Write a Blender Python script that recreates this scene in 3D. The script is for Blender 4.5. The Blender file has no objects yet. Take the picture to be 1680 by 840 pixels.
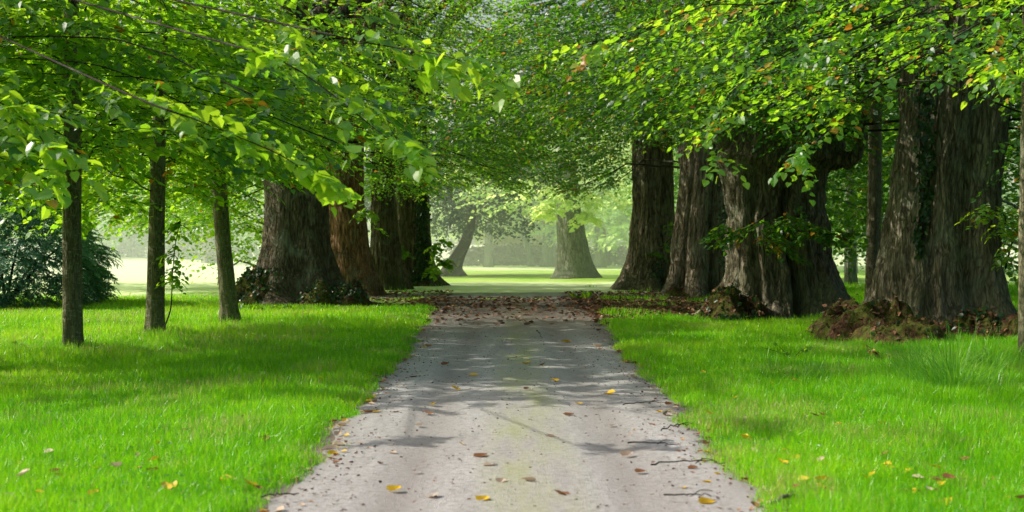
import bpy, math
import numpy as np
from mathutils import Vector

rng = np.random.default_rng(7)
SC = bpy.context.scene
COL = SC.collection
F = 2333.0            # focal length in pixels of the 1680 px wide photograph (50 mm)
CX, HY, CAMZ = 840.0, 400.0, 1.5
PI = math.pi


def wx(px, D): return (px - CX) * D / F
def wz(py, D): return CAMZ + (HY - py) * D / F
def gd(py): return CAMZ * F / (py - HY)          # distance of the ground seen at row py


# ------------------------------------------------------------------ scene objects
def tag(o, label=None, cat=None, group=None, kind=None):
    if label: o['label'] = label
    if cat: o['category'] = cat
    if group: o['group'] = group
    if kind: o['kind'] = kind
    return o


def empty(name, loc, label, cat, group=None):
    o = bpy.data.objects.new(name, None)
    COL.objects.link(o)
    o.location = loc
    o.empty_display_size = 0.2
    return tag(o, label, cat, group)


def mesh(name, V, Q, mat, parent=None, smooth=True, tint=None, T=None):
    """one mesh object; V (n,3) world coordinates, Q (m,4) quads, T (k,3) triangles; tint is one float per face (quads first)"""
    V = np.asarray(V, np.float32)
    Q = np.zeros((0, 4), np.int32) if Q is None else np.asarray(Q, np.int32)
    T = np.zeros((0, 3), np.int32) if T is None else np.asarray(T, np.int32)
    me = bpy.data.meshes.new(name)
    if parent is not None:
        V = V - np.array(parent.location, np.float32)
    me.vertices.add(len(V))
    me.vertices.foreach_set('co', V.ravel())
    loops = np.concatenate([Q.ravel(), T.ravel()]).astype(np.int32)
    me.loops.add(len(loops))
    me.loops.foreach_set('vertex_index', loops)
    n = len(Q) + len(T)
    me.polygons.add(n)
    st = np.concatenate([np.arange(len(Q)) * 4, len(Q) * 4 + np.arange(len(T)) * 3]).astype(np.int32)
    me.polygons.foreach_set('loop_start', st)
    me.polygons.foreach_set('use_smooth', np.full(n, smooth, bool))
    if tint is not None:
        a = me.attributes.new('tint', 'FLOAT', 'FACE')
        a.data.foreach_set('value', np.asarray(tint, np.float32))
    me.materials.append(mat)
    me.update(calc_edges=True)
    o = bpy.data.objects.new(name, me)
    COL.objects.link(o)
    if parent is not None: o.parent = parent
    return o


class MB:
    def __init__(s): s.V, s.Q, s.n, s.t = [], [], 0, []
    def add(s, V, Q, t=None):
        V = np.asarray(V, float).reshape(-1, 3); Q = np.asarray(Q, int).reshape(-1, 4)
        s.V.append(V); s.Q.append(Q + s.n); s.n += len(V)
        s.t.append(np.full(len(Q), 0.5) if t is None else np.broadcast_to(np.asarray(t, float), (len(Q),)))
    def build(s, name, mat, parent=None, smooth=True):
        return mesh(name, np.concatenate(s.V), np.concatenate(s.Q), mat, parent, smooth, np.concatenate(s.t))


# ------------------------------------------------------------------ noise
def vnoise(P, seed=0):
    """value noise 0..1 on (n,3) points"""
    P = np.asarray(P, float)
    i = np.floor(P).astype(np.int64); f = P - i
    f = f * f * (3 - 2 * f)
    out = np.zeros(len(P))
    for dx in (0, 1):
        for dy in (0, 1):
            for dz in (0, 1):
                h = ((i[:, 0] + dx) * 374761393 + (i[:, 1] + dy) * 668265263 + (i[:, 2] + dz) * 2147483647 + seed * 974711) & 0xffffffff
                h = ((h ^ (h >> 13)) * 1274126177) & 0xffffffff
                h = ((h ^ (h >> 16)) * 2246822519) & 0xffffffff
                h = (h ^ (h >> 13)) & 0xffff
                w = (f[:, 0] if dx else 1 - f[:, 0]) * (f[:, 1] if dy else 1 - f[:, 1]) * (f[:, 2] if dz else 1 - f[:, 2])
                out += w * h / 65535.0
    return out


def fbm(P, seed=0, o=3):
    s, a, t = 0, 1.0, 0
    for k in range(o):
        s = s + a * vnoise(np.asarray(P) * 2 ** k, seed + k); t += a; a *= 0.5
    return s / t


def norm(a): return a / np.maximum(np.linalg.norm(a, axis=-1, keepdims=True), 1e-9)


# ------------------------------------------------------------------ materials
def newmat(name):
    m = bpy.data.materials.new(name); m.use_nodes = True
    nt = m.node_tree; nt.nodes.clear()
    return m, nt, nt.nodes.new('ShaderNodeOutputMaterial')


def N(nt, typ, inputs=None, **kw):
    n = nt.nodes.new(typ)
    for k, v in kw.items(): setattr(n, k, v)
    for k, v in (inputs or {}).items():
        if isinstance(v, bpy.types.NodeSocket): nt.links.new(v, n.inputs[k])
        else: n.inputs[k].default_value = v
    return n


def ramp(nt, fac, stops, interp='LINEAR'):
    r = nt.nodes.new('ShaderNodeValToRGB'); r.color_ramp.interpolation = interp
    e = r.color_ramp.elements
    while len(e) < len(stops): e.new(0.5)
    for k, (p, c) in enumerate(stops):
        e[k].position = p; e[k].color = (c[0], c[1], c[2], 1)
    nt.links.new(fac, r.inputs['Fac'])
    return r.outputs['Color']


def mix(nt, fac, a, b, mode='MIX'):
    n = nt.nodes.new('ShaderNodeMix'); n.data_type = 'RGBA'; n.blend_type = mode
    for s, v in ((n.inputs[0], fac), (n.inputs[6], a), (n.inputs[7], b)):
        if isinstance(v, bpy.types.NodeSocket): nt.links.new(v, s)
        else: s.default_value = v if isinstance(v, (int, float)) else (v[0], v[1], v[2], 1)
    return n.outputs[2]


def noise(nt, vec, scale, detail=4, rough=0.55, dist=0.0):
    n = N(nt, 'ShaderNodeTexNoise', {'Vector': vec, 'Scale': scale, 'Detail': detail, 'Roughness': rough, 'Distortion': dist})
    return n.outputs[0]


def mapr(nt, v, a, b, c=0.0, d=1.0):
    n = N(nt, 'ShaderNodeMapRange', {0: v, 1: a, 2: b, 3: c, 4: d}); n.clamp = True
    return n.outputs[0]


def leaf_mat(name, stops, trans=0.45, tstops=None, spec=0.5, rough=0.38):
    m, nt, out = newmat(name)
    a = N(nt, 'ShaderNodeAttribute', attribute_name='tint')
    c = ramp(nt, a.outputs['Fac'], stops)
    ct = ramp(nt, a.outputs['Fac'], tstops or stops)
    p = N(nt, 'ShaderNodeBsdfPrincipled', {'Base Color': c, 'Roughness': rough, 'Specular IOR Level': spec})
    t = N(nt, 'ShaderNodeBsdfTranslucent', {'Color': ct})
    x = N(nt, 'ShaderNodeMixShader', {0: trans, 1: p.outputs[0], 2: t.outputs[0]})
    nt.links.new(x.outputs[0], out.inputs['Surface'])
    return m


G_D, G_M, G_L = (0.030, 0.105, 0.048), (0.075, 0.200, 0.028), (0.13, 0.29, 0.025)
T_D, T_M, T_L = (0.16, 0.46, 0.015), (0.46, 0.84, 0.02), (0.68, 0.94, 0.04)
YEL, ORA = (0.55, 0.38, 0.02), (0.50, 0.20, 0.02)
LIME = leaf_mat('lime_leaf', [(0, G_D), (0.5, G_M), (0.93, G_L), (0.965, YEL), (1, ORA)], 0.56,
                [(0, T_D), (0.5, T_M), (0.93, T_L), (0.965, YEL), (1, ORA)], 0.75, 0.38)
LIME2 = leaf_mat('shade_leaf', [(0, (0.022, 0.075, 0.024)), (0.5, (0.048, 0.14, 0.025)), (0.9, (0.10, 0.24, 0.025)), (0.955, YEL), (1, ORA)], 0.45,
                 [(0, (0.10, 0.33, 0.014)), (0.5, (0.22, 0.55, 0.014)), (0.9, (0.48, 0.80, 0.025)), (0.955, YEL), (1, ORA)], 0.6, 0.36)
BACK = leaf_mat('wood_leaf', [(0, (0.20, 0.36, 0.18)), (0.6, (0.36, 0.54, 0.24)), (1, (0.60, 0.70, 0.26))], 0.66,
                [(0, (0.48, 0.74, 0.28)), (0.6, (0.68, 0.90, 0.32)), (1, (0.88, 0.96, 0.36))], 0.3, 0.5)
DARKT = leaf_mat('dark_far_leaf', [(0, (0.03, 0.065, 0.045)), (0.7, (0.06, 0.12, 0.075)), (1, (0.14, 0.22, 0.10))], 0.3, None, 0.3, 0.5)
YEW = leaf_mat('yew_needle', [(0, (0.14, 0.32, 0.19)), (0.7, (0.26, 0.48, 0.28)), (1, (0.46, 0.60, 0.26))], 0.5, None, 0.3, 0.5)
IVY = leaf_mat('ivy_leaf', [(0, (0.012, 0.040, 0.012)), (0.7, (0.03, 0.085, 0.02)), (1, (0.06, 0.14, 0.025))], 0.25, None, 0.6, 0.32)
SHOOT = leaf_mat('shoot_leaf', [(0, (0.06, 0.16, 0.02)), (1, (0.10, 0.24, 0.02))], 0.55, [(0, (0.3, 0.6, 0.015)), (1, (0.45, 0.75, 0.02))], 0.5, 0.4)
FALL = leaf_mat('fallen_leaf', [(0, (0.14, 0.06, 0.03)), (0.3, (0.30, 0.13, 0.05)), (0.55, (0.50, 0.33, 0.20)), (0.7, (0.62, 0.50, 0.38)), (0.85, (0.70, 0.42, 0.02)), (1, (0.75, 0.50, 0.02))], 0.2, None, 0.3, 0.55)
LITTER = leaf_mat('litter_leaf', [(0, (0.07, 0.035, 0.024)), (0.5, (0.21, 0.10, 0.055)), (0.85, (0.40, 0.19, 0.085)), (1, (0.6, 0.36, 0.13))], 0.1, None, 0.3, 0.5)
GRASS = leaf_mat('grass_blade', [(0, (0.07, 0.30, 0.004)), (0.5, (0.18, 0.52, 0.006)), (0.85, (0.36, 0.66, 0.014)), (0.94, (0.42, 0.52, 0.08)), (1, (0.52, 0.46, 0.25))], 0.4,
                 [(0, (0.18, 0.62, 0.006)), (0.5, (0.38, 0.86, 0.008)), (0.85, (0.60, 0.92, 0.016)), (0.94, (0.52, 0.62, 0.08)), (1, (0.52, 0.46, 0.25))], 0.45, 0.36)
TUFT = leaf_mat('tuft_blade', [(0, (0.08, 0.28, 0.025)), (0.6, (0.16, 0.46, 0.04)), (1, (0.36, 0.62, 0.14))], 0.35, [(0, (0.16, 0.5, 0.02)), (1, (0.4, 0.8, 0.05))], 0.5, 0.35)


def bark_mat(name, dark, light, moss, mossamt=0.5, scale=1.0, lichen=0.0, mossz=1.2):
    m, nt, out = newmat(name)
    tc = N(nt, 'ShaderNodeTexCoord').outputs['Object']
    mp = N(nt, 'ShaderNodeMapping', {'Vector': tc, 'Scale': (9 * scale, 9 * scale, 1.1 * scale)}).outputs[0]
    n1 = noise(nt, mp, 1.6, 6, 0.62, 0.6)
    n2 = noise(nt, mp, 6.5, 5, 0.7)
    ridge = mapr(nt, n1, 0.36, 0.66)
    c = mix(nt, ridge, dark, light)
    c = mix(nt, mapr(nt, n2, 0.35, 0.7), c, mix(nt, 0.5, c, (0.02, 0.015, 0.01)))
    wob = N(nt, 'ShaderNodeTexNoise', {'Vector': tc, 'Scale': 2.5 * scale, 'Detail': 3.0})
    wv = N(nt, 'ShaderNodeVectorMath', {0: wob.outputs['Color'], 1: (0.16 / scale, 0.16 / scale, 0.5 / scale)}, operation='MULTIPLY').outputs[0]
    wv = N(nt, 'ShaderNodeVectorMath', {0: tc, 1: wv}, operation='ADD').outputs[0]
    vm = N(nt, 'ShaderNodeMapping', {'Vector': wv, 'Scale': (13 * scale, 13 * scale, 1.9 * scale)}).outputs[0]
    ve = N(nt, 'ShaderNodeTexVoronoi', {'Vector': vm, 'Scale': 1.0}, feature='DISTANCE_TO_EDGE').outputs['Distance']
    crack = mapr(nt, ve, 0.01, 0.15)
    c = mix(nt, crack, mix(nt, N(nt, 'ShaderNodeMath', {0: mapr(nt, noise(nt, tc, 1.7, 3), 0.35, 0.65, 0.30, 0.72), 1: 1.0}, operation='MULTIPLY').outputs[0], c, (0.02, 0.015, 0.01)), c)
    c = mix(nt, mapr(nt, noise(nt, tc, 0.6, 4, 0.6), 0.4, 0.62, 0.0, 0.45), c, mix(nt, 0.5, c, dark))
    c = mix(nt, mapr(nt, noise(nt, tc, 1.3, 5, 0.65, 1.0), 0.52, 0.66, 0.0, 0.5), c, (0.30, 0.33, 0.24))
    big = noise(nt, tc, 0.9, 3)
    sz = N(nt, 'ShaderNodeSeparateXYZ', {0: tc}).outputs[2]
    low = mapr(nt, sz, 0.0, mossz, 1.0, 0.15)
    mm = N(nt, 'ShaderNodeMath', {0: mapr(nt, big, 0.38, 0.62), 1: low}, operation='MULTIPLY').outputs[0]
    mm = N(nt, 'ShaderNodeMath', {0: mm, 1: mossamt}, operation='MULTIPLY').outputs[0]
    c = mix(nt, mm, c, moss)
    if lichen:
        lm = N(nt, 'ShaderNodeMapping', {'Vector': tc, 'Scale': (14, 14, 34)}).outputs[0]
        l = mapr(nt, noise(nt, lm, 1.0, 4, 0.7), 0.56, 0.64)
        l = N(nt, 'ShaderNodeMath', {0: l, 1: lichen}, operation='MULTIPLY').outputs[0]
        c = mix(nt, l, c, (0.34, 0.36, 0.27))
    b = N(nt, 'ShaderNodeBump', {'Height': crack, 'Strength': 0.75, 'Distance': 0.035 / scale}).outputs[0]
    b = N(nt, 'ShaderNodeBump', {'Height': n1, 'Normal': b, 'Strength': 0.7, 'Distance': 0.05 / scale}).outputs[0]
    b = N(nt, 'ShaderNodeBump', {'Height': n2, 'Strength': 0.8, 'Distance': 0.03 / scale, 'Normal': b}).outputs[0]
    p = N(nt, 'ShaderNodeBsdfPrincipled', {'Base Color': c, 'Roughness': 0.9, 'Specular IOR Level': 0.2, 'Normal': b})
    nt.links.new(p.outputs[0], out.inputs['Surface'])
    return m


BARK_G = bark_mat('bark_grey_green', (0.10, 0.085, 0.058), (0.50, 0.43, 0.31), (0.20, 0.22, 0.11), 0.65)
BARK_R = bark_mat('bark_reddish', (0.16, 0.085, 0.048), (0.60, 0.33, 0.19), (0.10, 0.085, 0.04), 0.35)
BARK_B = bark_mat('bark_brown', (0.12, 0.095, 0.065), (0.60, 0.48, 0.35), (0.08, 0.10, 0.05), 0.5)
BARK_S = bark_mat('bark_young', (0.14, 0.14, 0.07), (0.34, 0.32, 0.18), (0.10, 0.11, 0.05), 0.3, 3.0, 0.7)
BARK_P = bark_mat('bark_pale', (0.24, 0.225, 0.135), (0.46, 0.41, 0.27), (0.16, 0.18, 0.09), 0.3, 3.0, 0.3)
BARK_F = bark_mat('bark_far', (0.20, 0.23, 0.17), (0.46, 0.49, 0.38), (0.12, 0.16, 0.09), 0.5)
BARK_D = bark_mat('bark_twig', (0.025, 0.02, 0.014), (0.085, 0.065, 0.045), (0.05, 0.06, 0.03), 0.3, 3.0)


BARK_L = bark_mat('bark_lone', (0.11, 0.125, 0.09), (0.33, 0.35, 0.27), (0.12, 0.17, 0.09), 0.6)


def mound_mat():
    m, nt, out = newmat('mound_moss')
    tc = N(nt, 'ShaderNodeTexCoord').outputs['Object']
    n1 = noise(nt, tc, 3.0, 5, 0.6); n2 = noise(nt, tc, 14, 4, 0.7)
    c = ramp(nt, n2, [(0.3, (0.02, 0.012, 0.008)), (0.5, (0.07, 0.036, 0.02)), (0.72, (0.17, 0.09, 0.05))])
    c = mix(nt, mapr(nt, n1, 0.42, 0.54), c, mix(nt, mapr(nt, n2, 0.3, 0.7), (0.03, 0.04, 0.008), (0.12, 0.13, 0.025)))
    b = N(nt, 'ShaderNodeBump', {'Height': n2, 'Strength': 1.0, 'Distance': 0.08}).outputs[0]
    p = N(nt, 'ShaderNodeBsdfPrincipled', {'Base Color': c, 'Roughness': 0.95, 'Specular IOR Level': 0.1, 'Normal': b})
    nt.links.new(p.outputs[0], out.inputs['Surface'])
    return m


MOUND = mound_mat()


def ground_mat():
    m, nt, out = newmat('lawn_ground')
    pos = N(nt, 'ShaderNodeNewGeometry').outputs['Position']
    sx = N(nt, 'ShaderNodeSeparateXYZ', {0: pos})
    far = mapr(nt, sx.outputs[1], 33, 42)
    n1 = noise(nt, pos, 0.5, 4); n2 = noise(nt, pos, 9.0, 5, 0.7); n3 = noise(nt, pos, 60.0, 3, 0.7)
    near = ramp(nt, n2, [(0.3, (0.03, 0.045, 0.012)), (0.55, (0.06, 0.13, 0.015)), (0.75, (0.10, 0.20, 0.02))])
    soil = ramp(nt, n3, [(0.3, (0.08, 0.06, 0.045)), (0.5, (0.24, 0.20, 0.165)), (0.7, (0.36, 0.32, 0.28))])
    ax = N(nt, 'ShaderNodeMath', {0: sx.outputs[0]}, operation='ABSOLUTE').outputs[0]
    ax = N(nt, 'ShaderNodeMath', {0: ax, 1: mapr(nt, n2, 0.2, 0.8, -0.35, 0.35)}, operation='ADD').outputs[0]
    near = mix(nt, mapr(nt, ax, 1.75, 2.2), soil, near)
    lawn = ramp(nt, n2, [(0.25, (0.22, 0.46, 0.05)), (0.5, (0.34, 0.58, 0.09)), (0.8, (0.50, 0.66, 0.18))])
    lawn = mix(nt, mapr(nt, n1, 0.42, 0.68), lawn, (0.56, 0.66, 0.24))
    painted_sun = N(nt, 'ShaderNodeMath', {0: mapr(nt, sx.outputs[0], -6, -11), 1: mapr(nt, sx.outputs[1], 37, 50)}, operation='MULTIPLY').outputs[0]  # bright sun on the far-left field, painted as a paler lawn colour
    lawn = mix(nt, painted_sun, lawn, (0.82, 0.92, 0.54))
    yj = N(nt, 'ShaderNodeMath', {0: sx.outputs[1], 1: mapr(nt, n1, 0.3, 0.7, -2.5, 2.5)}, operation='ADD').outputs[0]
    b1 = N(nt, 'ShaderNodeMath', {0: mapr(nt, yj, 42, 43.5), 1: mapr(nt, yj, 54, 57, 1, 0)}, operation='MULTIPLY').outputs[0]  # sunlit strips across the far lawn, painted paler into the colour
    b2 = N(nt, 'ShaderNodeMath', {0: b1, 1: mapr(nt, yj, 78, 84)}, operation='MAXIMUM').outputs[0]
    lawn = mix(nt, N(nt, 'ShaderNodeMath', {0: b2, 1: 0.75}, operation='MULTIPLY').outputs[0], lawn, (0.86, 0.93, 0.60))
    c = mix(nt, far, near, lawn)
    b = N(nt, 'ShaderNodeBump', {'Height': n3, 'Strength': 0.6, 'Distance': 0.03}).outputs[0]
    p = N(nt, 'ShaderNodeBsdfPrincipled', {'Base Color': c, 'Roughness': 0.95, 'Specular IOR Level': 0.1, 'Normal': b})
    nt.links.new(p.outputs[0], out.inputs['Surface'])
    return m


def path_mat():
    m, nt, out = newmat('path_gravel')
    pos = N(nt, 'ShaderNodeNewGeometry').outputs['Position']
    sx = N(nt, 'ShaderNodeSeparateXYZ', {0: pos})
    mp = N(nt, 'ShaderNodeMapping', {'Vector': pos, 'Scale': (1.0, 0.16, 1.0)}).outputs[0]
    n1 = noise(nt, mp, 2.6, 5, 0.6); n2 = noise(nt, pos, 20, 5, 0.75); n3 = noise(nt, pos, 130, 3, 0.8)
    c = ramp(nt, n1, [(0.28, (0.43, 0.41, 0.395)), (0.5, (0.565, 0.55, 0.54)), (0.72, (0.69, 0.675, 0.665))])
    c = mix(nt, mapr(nt, n2, 0.36, 0.56, 0.7, 0.0), c, (0.29, 0.27, 0.25))
    c = mix(nt, mapr(nt, n3, 0.34, 0.46, 0.6, 0.0), c, (0.22, 0.19, 0.17))
    xt = N(nt, 'ShaderNodeMath', {0: sx.outputs[0], 1: -0.05}, operation='ADD').outputs[0]
    xt = N(nt, 'ShaderNodeMath', {0: xt}, operation='ABSOLUTE').outputs[0]
    xt = N(nt, 'ShaderNodeMath', {0: xt, 1: -0.72}, operation='ADD').outputs[0]
    xt = N(nt, 'ShaderNodeMath', {0: xt}, operation='ABSOLUTE').outputs[0]
    tr = N(nt, 'ShaderNodeMath', {0: mapr(nt, xt, 0.05, 0.28, 0.75, 0), 1: mapr(nt, n1, 0.30, 0.55)}, operation='MULTIPLY').outputs[0]
    c = mix(nt, tr, c, (0.32, 0.295, 0.275))
    vo = N(nt, 'ShaderNodeTexVoronoi', {'Vector': pos, 'Scale': 42.0})
    st = mapr(nt, vo.outputs['Distance'], 0.12, 0.34, 1.0, 0.0)
    sc = N(nt, 'ShaderNodeSeparateColor', {0: vo.outputs['Color']}).outputs[0]
    st = N(nt, 'ShaderNodeMath', {0: st, 1: mapr(nt, sc, 0.55, 0.6)}, operation='MULTIPLY').outputs[0]
    c = mix(nt, N(nt, 'ShaderNodeMath', {0: st, 1: 0.7}, operation='MULTIPLY').outputs[0], c, mix(nt, mapr(nt, sc, 0.6, 1.0), (0.16, 0.14, 0.125), (0.72, 0.68, 0.62)))
    # green film of algae down the middle, between the wheel tracks
    xx = N(nt, 'ShaderNodeMath', {0: sx.outputs[0], 1: -0.12}, operation='ADD').outputs[0]
    xx = N(nt, 'ShaderNodeMath', {0: xx}, operation='ABSOLUTE').outputs[0]
    mid = N(nt, 'ShaderNodeMath', {0: mapr(nt, xx, 0.12, 0.42, 1, 0), 1: mapr(nt, n1, 0.38, 0.62)}, operation='MULTIPLY').outputs[0]
    c = mix(nt, N(nt, 'ShaderNodeMath', {0: mid, 1: 0.7}, operation='MULTIPLY').outputs[0], c, (0.38, 0.41, 0.16))
    # dark soil at both edges
    ax = N(nt, 'ShaderNodeMath', {0: sx.outputs[0]}, operation='ABSOLUTE').outputs[0]
    ax = N(nt, 'ShaderNodeMath', {0: ax, 1: mapr(nt, n2, 0.25, 0.75, -0.3, 0.3)}, operation='ADD').outputs[0]
    c = mix(nt, mapr(nt, ax, 1.25, 1.6, 0.0, 0.6), c, (0.20, 0.16, 0.13))
    # the leaf-strewn humus of the avenue's far end
    fy = mapr(nt, sx.outputs[1], 19, 30, 0.0, 0.8)
    c = mix(nt, N(nt, 'ShaderNodeMath', {0: fy, 1: mapr(nt, sx.outputs[1], 38.5, 39.3, 1, 0)}, operation='MULTIPLY').outputs[0], c, (0.12, 0.09, 0.07))
    hb = N(nt, 'ShaderNodeMath', {0: n2, 1: n3}, operation='ADD').outputs[0]
    hb = N(nt, 'ShaderNodeMath', {0: hb, 1: st}, operation='ADD').outputs[0]
    b = N(nt, 'ShaderNodeBump', {'Height': hb, 'Strength': 0.8, 'Distance': 0.02}).outputs[0]
    p = N(nt, 'ShaderNodeBsdfPrincipled', {'Base Color': c, 'Roughness': 0.92, 'Specular IOR Level': 0.15, 'Normal': b})
    nt.links.new(p.outputs[0], out.inputs['Surface'])
    return m


# ------------------------------------------------------------------ ground, path
def gh(x, y):
    x = np.asarray(x, float); y = np.asarray(y, float)
    P = np.stack([x * 0.35, y * 0.35, np.zeros_like(x)], -1).reshape(-1, 3)
    n = (vnoise(P, 3).reshape(x.shape) - 0.5)
    off = np.clip((np.abs(x) - 1.6) / 1.5, 0, 1)
    bank = -np.clip((np.abs(x) - 2.2) / 3, 0, 1) * np.clip((34 - y) / 8, 0, 1) * 0.07
    z = n * 0.10 * off + bank
    z = z + np.clip((-x - 8) / 60, 0, 1) * np.clip((y - 40) / 60, 0, 1) * 1.6     # the field rises to the left
    return z


def grid(xs, ys, zf):
    X, Y = np.meshgrid(xs, ys)
    V = np.stack([X, Y, zf(X, Y)], -1).reshape(-1, 3)
    nx, ny = len(xs), len(ys)
    i = np.arange(nx - 1)[None, :] + np.arange(ny - 1)[:, None] * nx
    Q = np.stack([i, i + 1, i + 1 + nx, i + nx], -1).reshape(-1, 4)
    return V, Q


gx = np.concatenate([np.linspace(-600, -30, 25), np.linspace(-28, 28, 141), np.linspace(30, 600, 25)])
gy = np.concatenate([np.linspace(-60, 0, 8), np.linspace(1, 60, 150), np.linspace(62, 140, 40), np.linspace(150, 1200, 25)])
V, Q = grid(gx, gy, lambda X, Y: gh(X, Y) - 0.07 * (np.abs(X) < 0.95) * (Y < 38.5))
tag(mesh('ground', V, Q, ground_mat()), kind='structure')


def path_edge(y, side):
    w = np.interp(y, [0, 9, 14, 20, 26, 34, 39], [1.42, 1.42, 1.46, 1.50, 1.62, 1.9, 2.3])
    P = np.stack([y * 1.1, np.full_like(y, 7.7 * side), np.zeros_like(y)], -1)
    P2 = np.stack([y * 4.1, np.full_like(y, 3.3 * side), np.zeros_like(y)], -1)
    return side * (w + (vnoise(P, 5) - 0.5) * 0.16 + (vnoise(P2, 6) - 0.5) * 0.10) + 0.04


py_ = np.linspace(-2, 39.2, 420)
u = np.linspace(0, 1, 41)
L, R = path_edge(py_, -1), path_edge(py_, 1)
PXg = L[:, None] * (1 - u) + R[:, None] * u
PYg = np.repeat(py_[:, None], 41, 1)
rut = -0.018 * np.exp(-((np.abs(PXg - 0.05) - 0.72) / 0.22) ** 2) + (vnoise(np.stack([PXg * 3, PYg * 1.2, PXg * 0], -1).reshape(-1, 3), 9).reshape(PXg.shape) - 0.5) * 0.007
PZg = gh(PXg, PYg) + 0.012 + rut * np.minimum(u, 1 - u) * 4
PZg[:, 0] -= 0.012; PZg[:, -1] -= 0.012
nx, ny = 41, len(py_)
i = np.arange(nx - 1)[None, :] + np.arange(ny - 1)[:, None] * nx
PATHM = path_mat()
tag(mesh('path', np.stack([PXg, PYg, PZg], -1).reshape(-1, 3), np.stack([i, i + 1, i + 1 + nx, i + nx], -1).reshape(-1, 4), PATHM), kind='structure')
# pale crossing path beyond the avenue
V, Q = grid(np.linspace(-4.2, 6.2, 60), np.linspace(39.3, 43.0, 14), lambda X, Y: gh(X, Y) + 0.02)
V[:, 1] += 0.35 * np.sin(V[:, 0] * 0.9) * (V[:, 1] > 42.5)
tag(mesh('crossing_path', V, Q, PATHM), kind='structure')


# ------------------------------------------------------------------ leaves
LEAF_N = (np.array([(0, 0, 0), (-.27, -.09, .05), (-.49, .26, .09), (-.33, .68, .05), (0, 1.06, -.10), (.33, .68, .05), (.49, .26, .09), (.27, -.09, .05), (0, .45, -.015)], float),
          np.array([(0, 8, 2, 1), (8, 4, 3, 2), (0, 7, 6, 8), (8, 6, 5, 4)], int))
LEAF_F = (np.array([(0, 0, 0), (-.44, .38, .10), (0, 1.0, -.05), (.44, .38, .10)], float), np.array([(0, 3, 2, 1)], int))
NEEDLE = (np.array([(-.08, 0, 0), (-.10, 1, -.1), (.10, 1, -.1), (.08, 0, 0)], float), np.array([(0, 3, 2, 1)], int))


def leaves_geo(p, d, n, size, tint, tmpl):
    """p leaf base, d direction, n rough normal, size per leaf"""
    TV, TQ = tmpl
    y = norm(d); x = norm(np.cross(y, n)); z = np.cross(x, y)
    V = p[:, None, :] + size[:, None, None] * (TV[None, :, 0, None] * x[:, None] + TV[None, :, 1, None] * y[:, None] + TV[None, :, 2, None] * z[:, None])
    k = len(TV)
    Q = TQ[None] + (np.arange(len(p)) * k)[:, None, None]
    return V.reshape(-1, 3), Q.reshape(-1, 4), np.repeat(tint, len(TQ))


def sprays(P, az, pitch, L, nl, size, tmpl, tintbase=None, flat=0.35, seed=0, droop=0.35, twig=None, yellow=0.02, tr=0.30):
    """leafy twigs: alternate leaves in a loose plane along a drooping twig"""
    r = np.random.default_rng(seed)
    n = len(P)
    d = np.stack([np.cos(az) * np.cos(pitch), np.sin(az) * np.cos(pitch), np.sin(pitch)], -1)
    side = norm(np.cross(d, np.array([0, 0, 1.0])))
    roll = r.normal(0, 0.35, n)
    up = np.cross(side, d)
    side = side * np.cos(roll)[:, None] + up * np.sin(roll)[:, None]
    up = np.cross(side, d)
    t = (np.arange(nl) + 0.6) / nl
    L = np.broadcast_to(L, (n,))
    pts = P[:, None] + d[:, None] * (t[None, :, None] * L[:, None, None])
    pts[..., 2] -= droop * L[:, None] * t[None] ** 2
    sgn = np.where(np.arange(nl) % 2 == 0, 1.0, -1.0)
    sgn[-1] = 0.15
    ld = d[:, None] * 0.75 + side[:, None] * (sgn[None, :, None] * 0.95) + r.normal(0, 0.28, (n, nl, 3))
    ld[..., 2] -= 0.30 + 0.5 * t[None] * droop
    ln = up[:, None] + r.normal(0, flat, (n, nl, 3))
    sz = size * r.uniform(0.48, 1.25, (n, nl)) * (1 - 0.25 * np.abs(t - 0.45))[None]
    tb = np.full(n, 0.45) if tintbase is None else tintbase
    ti = np.clip(tb[:, None] + r.normal(0, tr * 0.6, (n, nl)), 0, 0.92)
    ti = np.where(r.random((n, nl)) < yellow, r.uniform(0.96, 1, (n, nl)), ti)
    # whole twigs that have turned
    turned = r.random(n) < yellow * 0.35
    ti[turned] = r.uniform(0.93, 1, (turned.sum(), nl))
    g = leaves_geo(pts.reshape(-1, 3), ld.reshape(-1, 3), ln.reshape(-1, 3), sz.reshape(-1), ti.reshape(-1), tmpl)
    if twig is not None:
        k = 4
        tt = np.linspace(0, 1, k)
        c = P[:, None] + d[:, None] * (tt[None, :, None] * L[:, None, None])
        c[..., 2] -= droop * L[:, None] * tt[None] ** 2
        tubes(twig, c, np.linspace(0.006, 0.002, k))
    return g


def tubes(mb, C, rad, ns=3):
    """many thin tubes at once; C (n,k,3)"""
    n, k, _ = C.shape
    tng = norm(np.gradient(C, axis=1))
    a = norm(np.cross(tng, np.array([0.31, 0.17, 0.93])))
    b = np.cross(tng, a)
    th = np.arange(ns) * 2 * PI / ns
    rad = np.broadcast_to(rad, (n, k))
    ring = C[:, :, None] + rad[:, :, None, None] * (np.cos(th)[None, None, :, None] * a[:, :, None] + np.sin(th)[None, None, :, None] * b[:, :, None])
    idx = np.arange(n * k * ns).reshape(n, k, ns)
    q = np.stack([idx[:, :-1], np.roll(idx[:, :-1], -1, 2), np.roll(idx[:, 1:], -1, 2), idx[:, 1:]], -1)
    mb.add(ring.reshape(-1, 3), q.reshape(-1, 4))


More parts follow.
